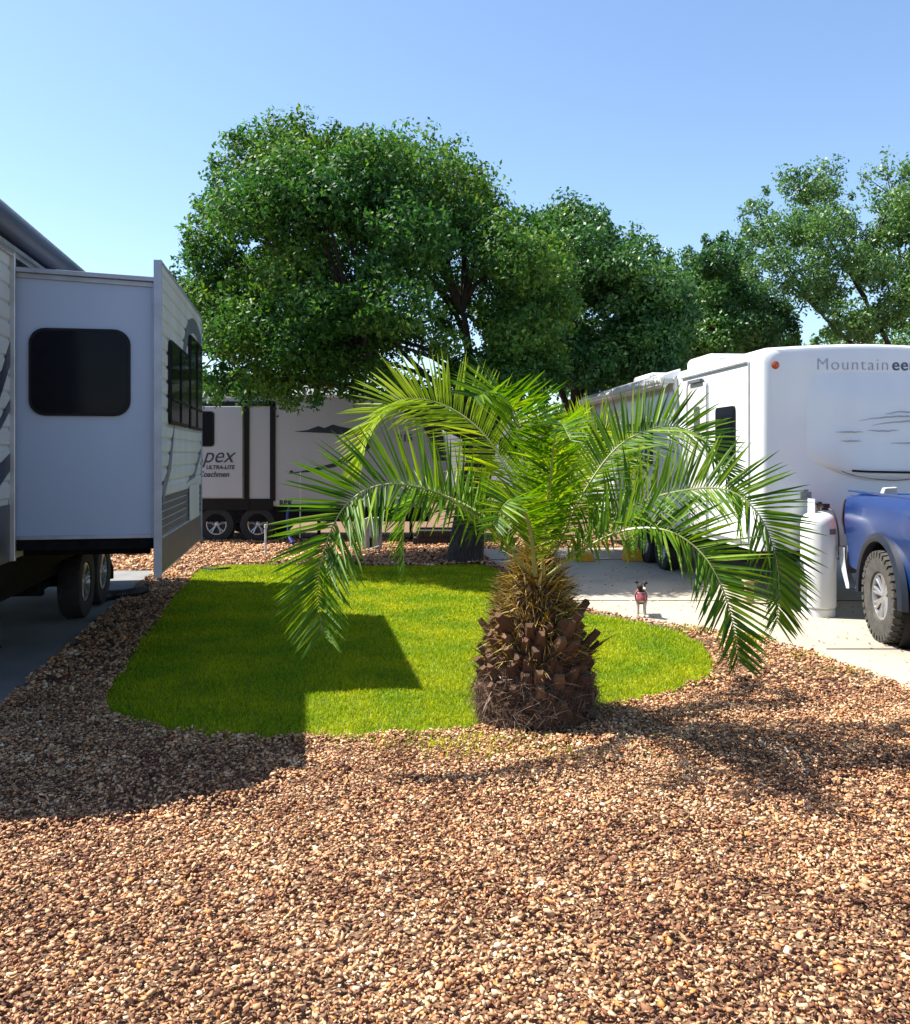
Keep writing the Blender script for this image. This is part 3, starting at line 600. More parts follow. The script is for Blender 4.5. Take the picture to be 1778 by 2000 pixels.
# ------------------------------------------------------------------ wheels
def wheel(parent, c, axis, Rr, W, rimr, out, spokes=5, tm=M_tyre, rm=M_rim, knobs=False, n=44):
    tb = MB(); h = W/2
    pr = [(rimr,-h*.8),(rimr+.012,-h*.92),(Rr*.86,-h),(Rr*.96,-h*.93),(Rr,-h*.72),(Rr,h*.72),(Rr*.96,h*.93),(Rr*.86,h),(rimr+.012,h*.92),(rimr,h*.8),(rimr,-h*.8)]
    tb.lathe(pr, c, axis, n)
    if knobs:
        for k in range(34):
            for row, (a0, a1, off) in enumerate(((-.98,-.52,0),(-.46,-.04,.5),(.02,.46,0),(.52,.98,.5))):
                w0 = 2*math.pi*(k+off)/34; dw = 2*math.pi/34*.33; vs = []
                for rr in (Rr*.985, Rr*1.03):
                    for ww in (w0-dw, w0+dw):
                        for hh in (a0*h*1.04, a1*h*1.04):
                            rq = rr-(.012 if abs(hh) > h*.9 else 0)
                            ca, sa = math.cos(ww)*rq, math.sin(ww)*rq
                            vs.append(Vector(c)+(Vector((hh,ca,sa)) if axis == 'x' else Vector((ca,hh,sa))))
                tb.add(vs, [(0,1,3,2),(4,6,7,5),(0,4,5,1),(2,3,7,6),(0,2,6,4),(1,5,7,3)])
            # sidewall lugs
            w0 = 2*math.pi*k/34; dw = 2*math.pi/34*.28; vs = []
            for hh in (h*.96, h*1.03):
                for ww in (w0-dw,w0+dw):
                    for rr in (Rr*.87,Rr*.985):
                        ca, sa = math.cos(ww)*rr, math.sin(ww)*rr; vs.append(Vector(c)+(Vector((out*hh,ca,sa)) if axis == 'x' else Vector((ca,out*hh,sa))))
            tb.add(vs, [(0,1,3,2),(4,6,7,5),(0,4,5,1),(2,3,7,6),(0,2,6,4),(1,5,7,3)])
    o = tb.build('wheel', tm, parent, smooth=not knobs)
    if knobs:
        o.data.polygons.foreach_set('use_smooth', [True]*len(o.data.polygons)); o.data.set_sharp_from_angle(angle=R(30))
    rb = MB()
    rb.lathe([(rimr*.99,-h*.75),(rimr*.99,h*.82),(rimr*.9,h*.82),(rimr*.86,h*.45),(rimr*.84,-h*.7)] if out > 0 else [(rimr*.99,h*.75),(rimr*.99,-h*.82),(rimr*.9,-h*.82),(rimr*.86,-h*.45),(rimr*.84,h*.7)], c, axis, n)
    for k in range(spokes):
        w0 = 2*math.pi*(k+.25)/spokes
        for dd in ((-.13,.13) if spokes > 5 else (-.09,.09)):
            a1 = w0+dd*(8/spokes if spokes > 5 else 1.6); r0, r1 = rimr*.18, rimr*.9; aa = w0+dd*.5
            def pt(r, a, hh):
                return Vector(c)+(Vector((out*hh, math.cos(a)*r, math.sin(a)*r)) if axis == 'x' else Vector((math.cos(a)*r, out*hh, math.sin(a)*r)))
            rb.tube([pt(r0,aa,h*.52), pt((r0+r1)/2,(aa+a1)/2,h*.62), pt(r1,a1,h*.70)], [rimr*.085,rimr*.075,rimr*.085], 6)
    rb.lathe([(0,out*h*.66),(rimr*.2,out*h*.64),(rimr*.27,out*h*.55),(rimr*.28,out*h*.3)], c, axis, 20)
    for k in range(6):
        w0 = 2*math.pi*k/6; q = rimr*.36; cc = Vector(c)+(Vector((out*h*.5, math.cos(w0)*q, math.sin(w0)*q)) if axis == 'x' else Vector((math.cos(w0)*q, out*h*.5, math.sin(w0)*q)))
        dv = Vector((out*.02,0,0)) if axis == 'x' else Vector((0,out*.02,0)); rb.tube([cc, cc+dv], rimr*.05, 6)
    rb.build('rim', rm, o, smooth=True)
    MB().lathe([(0,out*h*.1),(rimr*.85,out*h*.1)], c, axis, 24).build('brake_drum', M_rimdk, o)
    return o

# ------------------------------------------------------------------ left trailer (local frame: x right, y away along its side)
AL = math.atan2(306,1700)
TL = thing('travel_trailer', 'white travel trailer at the left edge with its slide-out room pushed out', 'trailer', (-2.35,6.84,0), AL)
WX = -1.06; nose = [(-.95,3.55),(-1.4,3.5),(-1.72,3.39),(-1.95,3.1),(-2.12,2.66),(-2.38,1.85),(-2.5,1.34),(-2.5,.93)]
profile = [(5.4,.93),(5.4,3.4),(5.25,3.55)]+nose
b = MB(); b.prism(profile, 'x', WX-2.44, WX); b.build('body', M_whiteal, TL, bevel=.01)
# corrugated skin on the visible side: real ribs
rb = MB(); r2 = MB(); z = 1.40
while z < 3.28:
    rb.prism([(WX+.001,z),(WX+.011,z+.012),(WX+.013,z+.10),(WX+.001,z+.125)], 'y', -1.9, -.06); r2.prism([(WX+.001,z),(WX+.011,z+.012),(WX+.013,z+.10),(WX+.001,z+.125)], 'y', 2.9, 5.38); z += .135
rb.build('siding', M_whiteal, TL); r2.build('siding', M_whiteal, TL)
MB().box((WX-2.40,-2.45,.74),(WX-.02,5.36,.929)).build('underbelly', M_frame, TL)
MB().box((WX+.001,-2.2,.93),(WX+.014,-.07,1.36)).build('lower_panel', M_grey, TL)
sw = MB()
sw.prism([(-.5,1.42),(-.07,1.62),(-.07,1.75),(-.5,1.60),(-1.2,1.42)], 'x', WX+.0135, WX+.017)
sw.prism([(-1.2,1.9),(-.35,2.1),(-.07,2.42),(-.07,2.60),(-.30,2.30),(-.7,2.1)], 'x', WX+.0135, WX+.017)
sw.prism([(-.9,1.86),(-.3,1.92),(-.07,2.08),(-.07,2.16),(-.3,2.0)], 'x', WX+.0135, WX+.017)
sw.build('stripe_decal', M_graph2, TL)
tr = MB(); tr.box((WX,-.075,.93),(WX+.05,-.045,3.32)); tr.box((WX,-.9,3.24),(WX+.04,5.3,3.29)); tr.box((WX,2.86,.93),(WX+.05,2.89,3.3)); tr.build('corner_trim', M_trim, TL, bevel=.006)
MB().box((WX,-.045,.95),(WX+.02,-.004,3.22)).build('slide_seal', M_black, TL)
MB().box((WX+.002,-.04,3.115),(WX+.012,2.85,3.24)).build('slide_gap', M_black, TL)
aw = MB(); aw.prism([(WX,3.30)]+[(WX+.055+.085*math.cos(R(a)),3.43+.10*math.sin(R(a))) for a in range(-110,121,20)]+[(WX,3.54)], 'y', -1.5, 5.2)
aw.build('rolled_awning', M_awn, TL, smooth=True)
ar = MB(); ar.tube([(WX+.09,-1.5,3.525),(WX+.09,5.2,3.525)], .016, 8); ar.box((WX+.0,-1.3,3.27),(WX+.07,5.2,3.30)); ar.build('awning_rail', M_trim, TL)
MB().box((WX-2.2,-.5,3.55),(WX-1.4,.3,3.80)).build('roof_vent', M_white, TL, bevel=.06)
MB().box((WX-2.30,-2.4,.55),(WX-2.15,5.3,.738)).box((WX-.35,-2.4,.55),(WX-.2,5.3,.738)).box((WX-2.3,-2.3,.5),(WX-.1,-2.2,.6)).box((WX-2.4,1.9,.36),(WX-.3,2.0,.46)).build('chassis', M_frame, TL)
# slide-out room
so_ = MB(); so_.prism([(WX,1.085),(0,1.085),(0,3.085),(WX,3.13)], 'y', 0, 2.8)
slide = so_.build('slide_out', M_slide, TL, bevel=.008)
q = MB(); q.prism([(WX+.02,3.095),(0,3.05),(0,3.088),(WX+.02,3.133)], 'y', -.018, -.001); q.box((WX+.01,-.016,1.085),(WX+.035,-.001,3.09)); q.box((-.03,-.016,1.085),(-.002,-.001,3.05)); q.box((WX+.03,-.014,1.085),(-.03,-.001,1.115))
q.prism([(WX,3.135),(0,3.09),(.0,3.125),(WX,3.17)], 'y', -.05, 2.86); q.build('edge_trim', M_strim, slide, bevel=.003)
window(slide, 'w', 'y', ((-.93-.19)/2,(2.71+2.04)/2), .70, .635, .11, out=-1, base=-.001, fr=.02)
q = MB()
for k in range(12):
    for xx in (WX+.022, -.016): q.lathe([(0,-.021),(.005,-.019),(.006,-.016)], (xx, 0, 1.15+.165*k), 'y', 6)
tag(q.build('screws', M_trim, slide), kind='stuff')
MB().box((WX,.02,1.0),(-.02,2.78,1.085)).box((WX,.3,.93),(-.1,.38,1.0)).box((WX,2.3,.93),(-.1,2.38,1.0)).build('slide_floor', M_frame, slide)
fa = MB(); fa.box((0,-.045,.784),(.03,2.86,3.24)); face = fa.build('slide_face', M_whiteal, slide)
rb = MB(); z = 1.40
while z < 3.2:
    rb.prism([(.031,z),(.041,z+.012),(.043,z+.088),(.031,z+.11)], 'y', .0, 2.82); z += .118
rb.build('siding', M_whiteal, slide)
rb = MB(); z = 1.10
while z < 1.38:
    rb.prism([(.031,z),(.040,z+.01),(.041,z+.04),(.031,z+.055)], 'y', .0, 2.82); z += .062
rb.build('lower_siding', M_grey, slide)
MB().box((.031,0,.80),(.036,2.82,1.07)).build('skirt', M_grey, slide)
q = MB(); q.box((-.01,-.062,.775),(.05,-.03,3.25)); q.box((.03,-.03,1.075),(.046,2.83,1.095)); q.box((.03,2.83,.784),(.05,2.87,3.24)); q.box((-.01,-.06,3.235),(.05,2.87,3.26)); q.build('corner_trim', M_strim, slide, bevel=.004)
for (a, bb, z0, z1, arch) in ((.36,1.48,2.02,2.66,0),(1.68,2.68,2.02,2.88,1)):
    wn = window(slide, 'w', 'x', ((a+bb)/2,(z0+z1)/2), bb-a, z1-z0, .04, out=1, base=.045, fr=.03)
    MB().box((.073,(a+bb)/2-.012,z0),(.081,(a+bb)/2+.012,z1)).box((.073,a,z0+.17),(.081,bb,z0+.19)).build('mullion', M_black, wn)
q = MB(); arcp = []
for k in range(0,19):
    a = R(180-10*k*.72); arcp.append((2.2+ .95*math.cos(a), 2.55+.58*math.sin(a)))
for k in range(18,-1,-1):
    a = R(180-10*k*.72); arcp.append((2.2+ .78*math.cos(a), 2.52+.46*math.sin(a)))
q.prism(arcp, 'x', .0435, .0465); q.prism([(.05,1.50),(.30,1.60),(.62,1.92),(.72,2.0),(.5,1.62),(.2,1.45),(.05,1.30)], 'x', .0435, .0465)
q.prism([(1.5,1.46),(2.2,1.50),(2.75,1.72),(2.75,1.80),(2.2,1.56)], 'x', .0435, .0465); q.build('stripe_decal', M_graph, slide)
q = MB(); q.box((.044,1.72,1.08),(.056,2.5,1.43)); q.build('access_hatch', M_whiteal, slide, bevel=.004)
for y in (2.5,3.32):
    wheel(TL, (WX-.12,y,.405), 'x', .37, .22, .2, 1, spokes=5)
    wheel(TL, (WX-2.28,y,.405), 'x', .37, .22, .2, -1, spokes=5)
q = MB(); q.tube([(WX-2.2,2.5,.4),(WX-.2,2.5,.4)], .04, 8); q.tube([(WX-2.2,3.32,.4),(WX-.2,3.32,.4)], .04, 8)
q.box((WX-.35,1.7,.42),(WX-.28,3.5,.5)); q.build('axle', M_frame, TL)
q = MB(); q.prism([(1.95,.80),(2.05,.92),(3.75,.92),(3.85,.80)], 'x', WX-.3, WX-.01); q.build('wheel_arch', M_frame, TL)
# scissor jack, step and sewer pipe under the trailer
q = MB(); yj = 1.0; xj = WX-.75
for sgn in (-1,1):
    q.tube([(xj-.3,yj+sgn*.03,.07),(xj,yj+sgn*.03,.30)], .014, 6); q.tube([(xj+.3,yj+sgn*.03,.07),(xj,yj+sgn*.03,.30)], .014, 6); q.tube([(xj-.3,yj+sgn*.03,.52),(xj,yj+sgn*.03,.28)], .014, 6); q.tube([(xj+.3,yj+sgn*.03,.52),(xj,yj+sgn*.03,.28)], .014, 6)
q.box((xj-.35,yj-.06,.045),(xj+.35,yj+.06,.065)); q.build('scissor_jack', M_frame, TL)
MB().box((WX-1.9,-.6,.45),(WX-.5,1.7,.73)).build('holding_tank', M_frame, TL, bevel=.04)
MB().box((WX-1.5,3.9,.30),(WX-.3,4.9,.73)).build('holding_tank', M_frame, TL, bevel=.04)
q = MB(); q.tube([(WX-.25,3.9,.55),(WX-.12,3.9,.50),(WX-.08,3.9,.36),(WX-.08,3.9,.24)], .05, 10); q.build('drain_pipe', M_frame, TL)
def l2w(x, y, z): return TL.matrix_basis @ Vector((x,y,z))
TL.matrix_basis = Matrix.Translation((-2.35,6.84,0)) @ Matrix.Rotation(AL,4,'Z')
# corrugated sewer hose on the pad
hp_ = catmull([G(195,1168,.09), G(215,1163,.09), G(245,1160,.09), G(270,1156,.09), G(282,1150,.09)], 60)
q = MB(); q.tube(hp_, [.052+.006*(i%2) for i in range(60)], 12); tag(q.build('sewer_hose', M_hose, smooth=True), 'fat black ribbed hose lying on the pad edge beside the trailer wheels', 'hose')
q = MB(); g = G(255,1088); q.box((g.x-.17,g.y-.12,0),(g.x+.13,g.y+.12,.06)); q.box((g.x-.12,g.y-.11,.061),(g.x+.15,g.y+.11,.2))
tag(q.build('wood_block', M_brownw, bevel=.008), 'reddish brown wooden block seen on the ground beneath the slide-out', 'block')

# ------------------------------------------------------------------ far trailer with lettering
YF = 16.9; s = YF/F
def fx(px): return (px-CX)*s
def fz(py): return H-(py-HY)*s
TF = thing('travel_trailer', 'dark-trimmed grey-white trailer parked side-on under the oak, behind the gravel strip', 'trailer', (fx(600),YF,0))
ox = fx(600)
def lx(px): return fx(px)-ox
xe = lx(872)
prf = [(lx(170),fz(985)),(lx(170),fz(775)),(lx(785),fz(773)),(lx(822),fz(780)),(lx(850),fz(808)),(lx(868),fz(850)),(lx(876),fz(900)),(lx(868),fz(950)),(lx(840),fz(992))]
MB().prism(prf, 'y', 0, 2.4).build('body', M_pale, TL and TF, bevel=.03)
MB().box((lx(172),.01,.42),(lx(836),2.38,fz(985)-.003)).build('underbody', M_frame, TF)
q = MB(); q.prism([(lx(172),fz(778)),(lx(790),fz(776)),(lx(790),fz(770)),(lx(172),fz(772))], 'y', -.02, 2.42); q.build('roof_edge', M_white, TF)
q = MB(); q.box((lx(172),-.02,fz(996)),(lx(534),-.002,fz(974))); q.prism([(lx(528),fz(996)),(lx(534),fz(974)),(lx(516),fz(974)),(lx(500),fz(996))],'y',-.024,-.003); q.box((lx(478),-.03,fz(996)),(lx(487),-.002,fz(783))); q.box((lx(528),-.03,fz(978)),(lx(538),-.002,fz(783))); q.box((lx(172),-.03,fz(793)),(lx(538),-.003,fz(784)))
q.build('black_trim', M_black, TF)
sl_ = MB().box((lx(200),-.09,fz(972)),(lx(476),-.002,fz(794))).build('slide_panel', M_pale, TF, bevel=.01)
window(sl_, 'w', 'y', (lx(400),fz(838)), .36, .62, .05, out=-1, base=-.09, fr=.03)
window(sl_, 'w', 'y', (lx(280),fz(838)), .8, .5, .05, out=-1, base=-.09, fr=.03)
text('Apex', 'lettering', M_graph2, sl_, (lx(372),-.094,fz(903)), (R(90),0,0), .42, shear=.35, sx=.95)
text('ULTRA-LITE', 'lettering', M_graph2, sl_, (lx(405),-.094,fz(916)), (R(90),0,0), .105, shear=.2, bold=.003)
text('by Coachmen', 'lettering', M_graph2, sl_, (lx(374),-.094,fz(931)), (R(90),0,0), .15, shear=.25, bold=.003, sx=.9)
q = MB(); q.prism([(lx(575),fz(843)),(lx(600),fz(840)),(lx(622),fz(832)),(lx(634),fz(836)),(lx(650),fz(829)),(lx(664),fz(833)),(lx(690),fz(838)),(lx(720),fz(848)),(lx(690),fz(850)),(lx(640),fz(846))], 'y', -.006, -.001)
q.prism([(lx(562),fz(925)),(lx(600),fz(918)),(lx(650),fz(905)),(lx(690),fz(885)),(lx(712),fz(866)),(lx(704),fz(852)),(lx(690),fz(845)),(lx(722),fz(856)),(lx(726),fz(872)),(lx(700),fz(893)),(lx(655),fz(912)),(lx(605),fz(922))], 'y', -.0065, -.001)
q.prism([(lx(806),fz(780)),(lx(822),fz(783)),(lx(849),fz(811)),(lx(866),fz(852)),(lx(873),fz(900)),(lx(852),fz(900)),(lx(845),fz(870)),(lx(825),fz(830))], 'y', -.006, -.001)  # dark nose shape: limb shadows laid on as a flat patch
q.build('decal_and_nose_shade', M_graph2, TF)
text('215', 'lettering', M_graph2, TF, (lx(776),-.004,fz(862)), (R(90),0,0), .2, bold=.004)
text('RBK', 'lettering', M_graph2, TF, (lx(546),-.004,fz(987)), (R(90),0,0), .14, bold=.006)
for px in (422,503,):
    wheel(TF, (lx(px),-.02+.13,.36), 'y', .35, .22, .2, -1, spokes=5)
for px in (422,503): wheel(TF, (lx(px),2.2,.36), 'y', .35, .22, .2, 1, spokes=5)
MB().lathe([(0,0),(.03,0),(.03,.06),(0,.06)], (lx(571),-.1,fz(925)), 'z', 10).build('awning_knob', M_black, TF)
for px in (243,623,803): MB().box((lx(px)-.03,-.02,.05),(lx(px)+.03,.04,.45)).build('stabiliser_leg', M_frame, TF)
MB().box((lx(560),.8,fz(775)),(lx(640),1.6,fz(775)+.28)).build('roof_air_conditioner', M_white, TF, bevel=.05)
q = MB(); q.tube([P(587,921,16.75), P(587,980,16.74), P(586,1050,16.72)], .012, 6); tag(q.build('thin_pole', M_pvc), 'thin white rod leaning against the side-on trailer', 'pole')
q = MB(); q.tube(catmull([P(566,990,16.6),P(562,1005,16.55),P(563,1030,16.5),P(566,1050,16.4),P(572,1061,16.2)],20), .032, 8); tag(q.build('water_hose', M_bluepl, smooth=True), 'blue hose hanging down from the side-on trailer', 'hose')

# ------------------------------------------------------------------ right trailer
AR = math.atan2(133,1700); Y0 = 9.375; X0 = (1487-CX)/F*Y0
TR = thing('travel_trailer', 'white trailer with a rounded front cap and faded name lettering, behind the gas cylinder', 'trailer', (X0,Y0,0), AR)
Z0, Z1, WR = .70, 2.90, 2.5
def xsec(scale_in, z0, z1, r=.13, crown=.05):
    """rounded roof section in (x,z) from left to right"""
    w0, w1 = scale_in, WR-scale_in; pts = [(w0,z0),(w0,z1-r)]
    for k in range(1,7):
        a = R(180-15*k); pts.append((w0+r+r*math.cos(a), z1-r+r*math.sin(a)))
    for k in range(1,8): f = k/8; pts.append((w0+r+(w1-w0-2*r)*f, z1+crown*math.sin(math.pi*f)))
    for k in range(0,7):
        a = R(90-15*k); pts.append((w1-r+r*math.cos(a), z1-r+r*math.sin(a)))
    pts.append((w1,z0)); return pts
secs = [(.0,.30,-.16),(.015,.12,-.07),(.05,.04,-.025),(.11,.0,0),(8.2,.0,0),(8.25,.03,-.02)]
b = MB(); vs_ = []; rings = []
for (y, ins, dz) in secs: rings.append([(x,y,z) for x,z in xsec(ins*.45, Z0-.02+(-dz*.4), Z1+dz*.45)])
n = len(rings[0]); vs_ = [v for r in rings for v in r]; fs_ = []
for i in range(len(rings)-1):
    for k in range(n): fs_.append((i*n+k, i*n+(k+1)%n, (i+1)*n+(k+1)%n, (i+1)*n+k))
fs_.append(tuple(range(n))[::-1]); fs_.append(tuple(range((len(rings)-1)*n, len(rings)*n)))
b.add(vs_, fs_); b.build('body', M_white, TR, smooth=True)
# moulded front: a raised rounded bulge with a lip line
def bulge():
    W2, cxb = .93, 1.42; vs = []; fs = []; nu, nv = 40, 36
    zt, zb = 2.66, 1.44
    for j in range(nv+1):
        v = j/nv; z = zb+(zt-zb)*v
        half = W2*(1-max(0,(.30-v)/.30)**2.2*.75)*(1-max(0,(v-.93)/.07)**2*.06)
        for i in range(nu+1):
            u = -1+2*i/nu; x = cxb+half*u
            e = (1-abs(u)**5)*(1-max(0,(.10-v)/.10)**2)*max(0,1-(max(0,(v-.70)/.30))**2)**1.2
            vs.append((x, .006-.085*max(0,e)*(1-.35*v)-.012*max(0,e)**3, z))
    for j in range(nv):
        for i in range(nu): a = j*(nu+1)+i; fs.append((a,a+1,a+nu+2,a+nu+1))
    return MB().add(vs, fs)
fc = bulge().build('front_moulding', M_white, TR, smooth=True)
q = MB(); q.tube([(.98,-.075,1.56),(1.15,-.092,1.55),(1.9,-.092,1.535),(2.0,-.080,1.54)], .013, 6); q.build('rock_guard_latch', M_black, fc)
q = MB(); q.tube(catmull([(.74,-.02,1.67),(.82,-.035,1.60),(.98,-.04,1.52),(1.3,-.03,1.465),(1.6,-.03,1.46),(1.95,-.03,1.53)],20), .005, 5); q.build('seam', M_graph, fc)
q = MB()
for (x0,x1,z,hh) in ((1.05,2.05,2.10,.05),(1.2,2.2,2.05,.05),(1.35,1.78,2.17,.03),(.80,1.1,1.98,.0),(1.15,1.5,2.0,-.01),(.84,1.08,1.88,.0),(1.4,1.9,1.86,.0)):
    pts_ = [(x0+(x1-x0)*k/16, -.090+.030*(z-1.85), z+hh*math.sin(math.pi*k/16)+random.uniform(-.004,.004)) for k in range(17)]
    q.tube(pts_, [.002+.006*math.sin(math.pi*k/16) for k in range(17)], 5)
q.build('faded_mountain_decal', M_fade, fc)
# lettering across the top of the front
tz = 2.655
text('Mountain', 'lettering', M_letter, TR, (.615,-.004,tz), (R(90),0,0), .185, bold=-.0035, sx=1.02, space=1.16)
text('eer', 'lettering', M_letterd, TR, (1.47,-.004,tz), (R(90),0,0), .185, bold=.0015, sx=1.02, space=1.08)
MB().lathe([(0,-.014),(.03,-.012),(.045,0)], (.16,.0,2.70), 'y', 16).build('marker_light', M_amber, TR, smooth=True)
q = MB(); q.box((.44,-.006,1.245),(.56,.004,1.33)); q.box((.475,-.005,1.333),(.525,.004,1.355)); q.build('faded_badge', M_sticker, TR)
# side trims, door, window
SXR = -.003
q = MB(); q.box((-.02,.35,Z1-.145),(0,2.5,Z1-.125)); q.box((-.016,.28,Z0),(-.001,.30,Z1-.14)); q.build('drip_rail', M_trim, TR)
window(TR, 'w', 'x', (.97,2.0), .54, .56, .04, out=-1, base=0, fr=.02)
dr_ = MB().prism(rrect(1.9,1.72,.66,1.86,.08), 'x', -.022, 0).build('door', M_cream, TR, smooth=True)
q = MB(); o_ = rrect(1.9,1.72,.72,1.92,.1); 
for k in range(len(o_)): pass
q.tube([(-.02,p[0],p[1]) for p in o_+[o_[0]]], .012, 5); q.build('door_frame', M_trim, dr_)
MB().prism(rrect(1.88,2.15,.2,.4,.03), 'x', -.030, -.022).build('door_window', M_grey, dr_)
MB().box((-.06,1.68,2.66),(-.01,2.14,2.70)).build('door_rain_gutter', M_graph, TR)
# awning rolled along the far half, arms
q = MB(); q.prism([(-.24,Z1-.20),(-.19,Z1-.06),(.06,Z1+.03),(.06,Z1-.04),(-.02,Z1-.10),(-.16,Z1-.24)], 'y', 2.75, 8.0); q.build('awning_cover', M_white, TR, bevel=.01)
q = MB(); q.tube([(-.2,2.72,Z1-.14),(-.2,8.05,Z1-.14)], .055, 10); q.build('awning_roller', M_cream, TR, smooth=True)
for yy in (2.70,7.95):
    MB().box((-.055,yy-.03,1.2),(-.01,yy+.03,Z1-.1)).box((-.24,yy-.02,Z1-.18),(-.01,yy+.02,Z1-.12)).build('awning_arm', M_pvc, TR)
MB().box((.5,2.9,Z1+.03),(1.4,3.8,Z1+.27)).build('roof_air_conditioner', M_white, TR, bevel=.09, seg=4, smooth=True)
MB().box((.25,1.9,Z1+.0),(.75,2.5,Z1+.13)).build('roof_vent', M_white, TR, bevel=.05, seg=3, smooth=True)
MB().box((.2,4.6,Z1+.0),(.8,5.6,Z1+.15)).build('roof_vent', M_cream, TR, bevel=.05, seg=3, smooth=True)
wn = window(TR, 'w', 'x', (4.6,1.9), 1.5, .6, .05, out=-1, base=0, fr=.03)
q = MB()
for k in range(7): q.box((-.034,3.95+k*.2,1.62),(-.026,4.02+k*.2,2.18))
q.build('reflection_strips', M_pvc, wn)  # pale strips over the pane, drawn as its vertical reflections
window(TR, 'w', 'x', (6.8,2.0), .9, .5, .05, out=-1, base=0, fr=.03)
q = MB(); q.box((-.012,.31,.72),(-.001,8.1,.76)); q.box((-.014,.31,1.18),(-.001,8.1,1.20)); q.build('belt_moulding', M_trim, TR)
q = MB(); q.box((.15,-.2,.48),(.3,8,.69)); q.box((2.2,-.2,.48),(2.35,8,.69)); q.build('chassis', M_frame, TR)
for y in (3.5,4.35): wheel(TR, (.13,y,.365), 'x', .35, .22, .19, -1, spokes=6); wheel(TR, (2.35,y,.365), 'x', .35, .22, .19, 1, spokes=6)
q = MB()
for y in (3.5,4.35): q.prism([(y+.42*math.cos(R(a)),.40+.42*math.sin(R(a))) for a in range(0,181,15)], 'x', .0-.006, .25)
q.build('wheel_arch', M_frame, TR)
# fold-out rack of rails under the window
q = MB()
for z in (1.47,1.60,1.72): q.tube([(-.28,4.1,z),(-.28,5.6,z)], .010, 6)
for y in (4.1,5.6): q.tube([(-.02,y,1.5),(-.28,y,1.72),(-.28,y,1.40)], .012, 6)
q.build('fold_out_rack', M_frame, TR)
g = G(1464,1178,.035); q = MB(); q.box((g.x-.045,g.y-.04,.036),(g.x+.045,g.y+.05,.28)); q.box((g.x-.07,g.y-.06,.281),(g.x+.06,g.y+.06,.30))
tag(q.build('wooden_post', M_wood, bevel=.006), 'short tan wooden post propping the front of the white trailer', 'post')

# ------------------------------------------------------------------ gas cylinder
g = G(1612,1207,.035)
TK = thing('propane_cylinder', 'tall white gas cylinder standing on the concrete behind the pickup', 'gas cylinder', (g.x,g.y+.17,.035))
q = MB(); r = .178
q.lathe([(r*.93,0),(r*.95,0),(r*.95,.075),(r*.88,.085),(r,.10),(r,.95),(r*.985,.985),(r*.92,1.025),(r*.78,1.06),(r*.55,1.085),(r*.28,1.098),(0,1.10)], (0,0,0), 'z', 48)
q.build('body', M_tank, TK, smooth=True)
q = MB(); q.lathe([(r*1.004,.10),(r*1.012,.108),(r*1.004,.116)], (0,0,0), 'z', 48); q.build('weld_bead', M_tank, TK, smooth=True); q = MB(); q.lathe([(r*1.002,.52),(r*1.006,.527),(r*1.002,.534)], (0,0,0), 'z', 48); q.build('weld_bead', M_tank, TK, smooth=True)
q = MB(); cr_ = .105; nn = 26
for k in range(nn):
    a0 = R(95+135*k/nn); a1 = R(95+135*(k+1)/nn); hh = 1.235 if k < nn else 0
    for (a, b2) in ((a0,a1),):
        vs = [(cr_*math.cos(w)*f, cr_*math.sin(w)*f, z) for w in (a,b2) for f in (.96,1.0) for z in (1.07, hh)]
        q.add(vs, [(0,1,3,2),(4,6,7,5),(0,4,5,1),(2,3,7,6),(1,5,7,3)])
q.build('collar', M_tank, TK)
q = MB(); q.tube([(0,0,1.09),(0,0,1.17)], .018, 10); q.tube([(-.0,0,1.15),(.075,-.01,1.15)], .014, 8); q.build('valve', M_tankdk, TK)
q = MB(); q.lathe([(0,1.205),(.035,1.2),(.04,1.185),(.035,1.17),(0,1.168)], (0,0,0), 'z', 12); q.box((.05,-.03,1.11),(.11,.03,1.18)); q.build('regulator', M_hose, TK, bevel=0)
q = MB(); q.tube(catmull([(.09,-.02,1.13),(.12,-.08,1.10),(.14,-.135,.98),(.165,-.12,.82),(.19,-.06,.66),(.24,.0,.60),(.30,.2,.58)],30), .009, 6); q.build('gas_hose', M_hose, TK, smooth=True)
lab = MB(); a0, a1 = R(-75),R(-35)
for k in range(8):
    a = a0+(a1-a0)*k/8; b2 = a0+(a1-a0)*(k+1)/8; lab.add([(r*1.006*math.cos(w), r*1.006*math.sin(w), z) for w in (a,b2) for z in (.865,.925)], [(0,1,3,2)])
lab.build('label_plate', M_graph, TK)

# ------------------------------------------------------------------ pickup (local: y to the tail, x to its far side)
AT = R(-7.0)
PK = thing('pickup_truck', 'blue pickup truck with dusty off-road tyres, cut off by the right edge', 'pickup', (3.88,7.93,.035), AT)
RW = .41
def skin_x(y, z):
    t = (z-.5)/.82; x = .03*(1-min(1,max(0,t)))**2*1.6-.018*math.exp(-((z-1.02)/.14)**2)+.05*max(0,(z-1.17)/.14)**2
    if y > .98: x += .16*((y-.98)/.2)**2.2
    return x
def bot(y):
    if abs(y) < .53: return .40+math.sqrt(.53**2-y*y)
    return .52 if y < 0 else .52+.10*max(0,(y-.53))
ysv = sorted(set([round(v,3) for v in list(np.linspace(-1.18,1.18,60))+[-.53,-.5299,.53,.5299]])); nzv = 18; vs_ = []; fs_ = []
for y in ysv:
    zt = 1.262+.05*(1.1-y); zb = bot(y)
    for j in range(nzv+1):
        z = zb+(zt-zb)*j/nzv; vs_.append((skin_x(y,z), y, z))
    vs_.append((skin_x(y,zt)+.035,y,zt+.018)); vs_.append((skin_x(y,zt)+.10,y,zt+.016)); vs_.append((skin_x(y,zt)+.10,y,.85))
nn = nzv+4
for i in range(len(ysv)-1):
    for j in range(nn-1): fs_.append((i*nn+j,(i+1)*nn+j,(i+1)*nn+j+1,i*nn+j+1))
q = MB(); q.add(vs_, fs_)
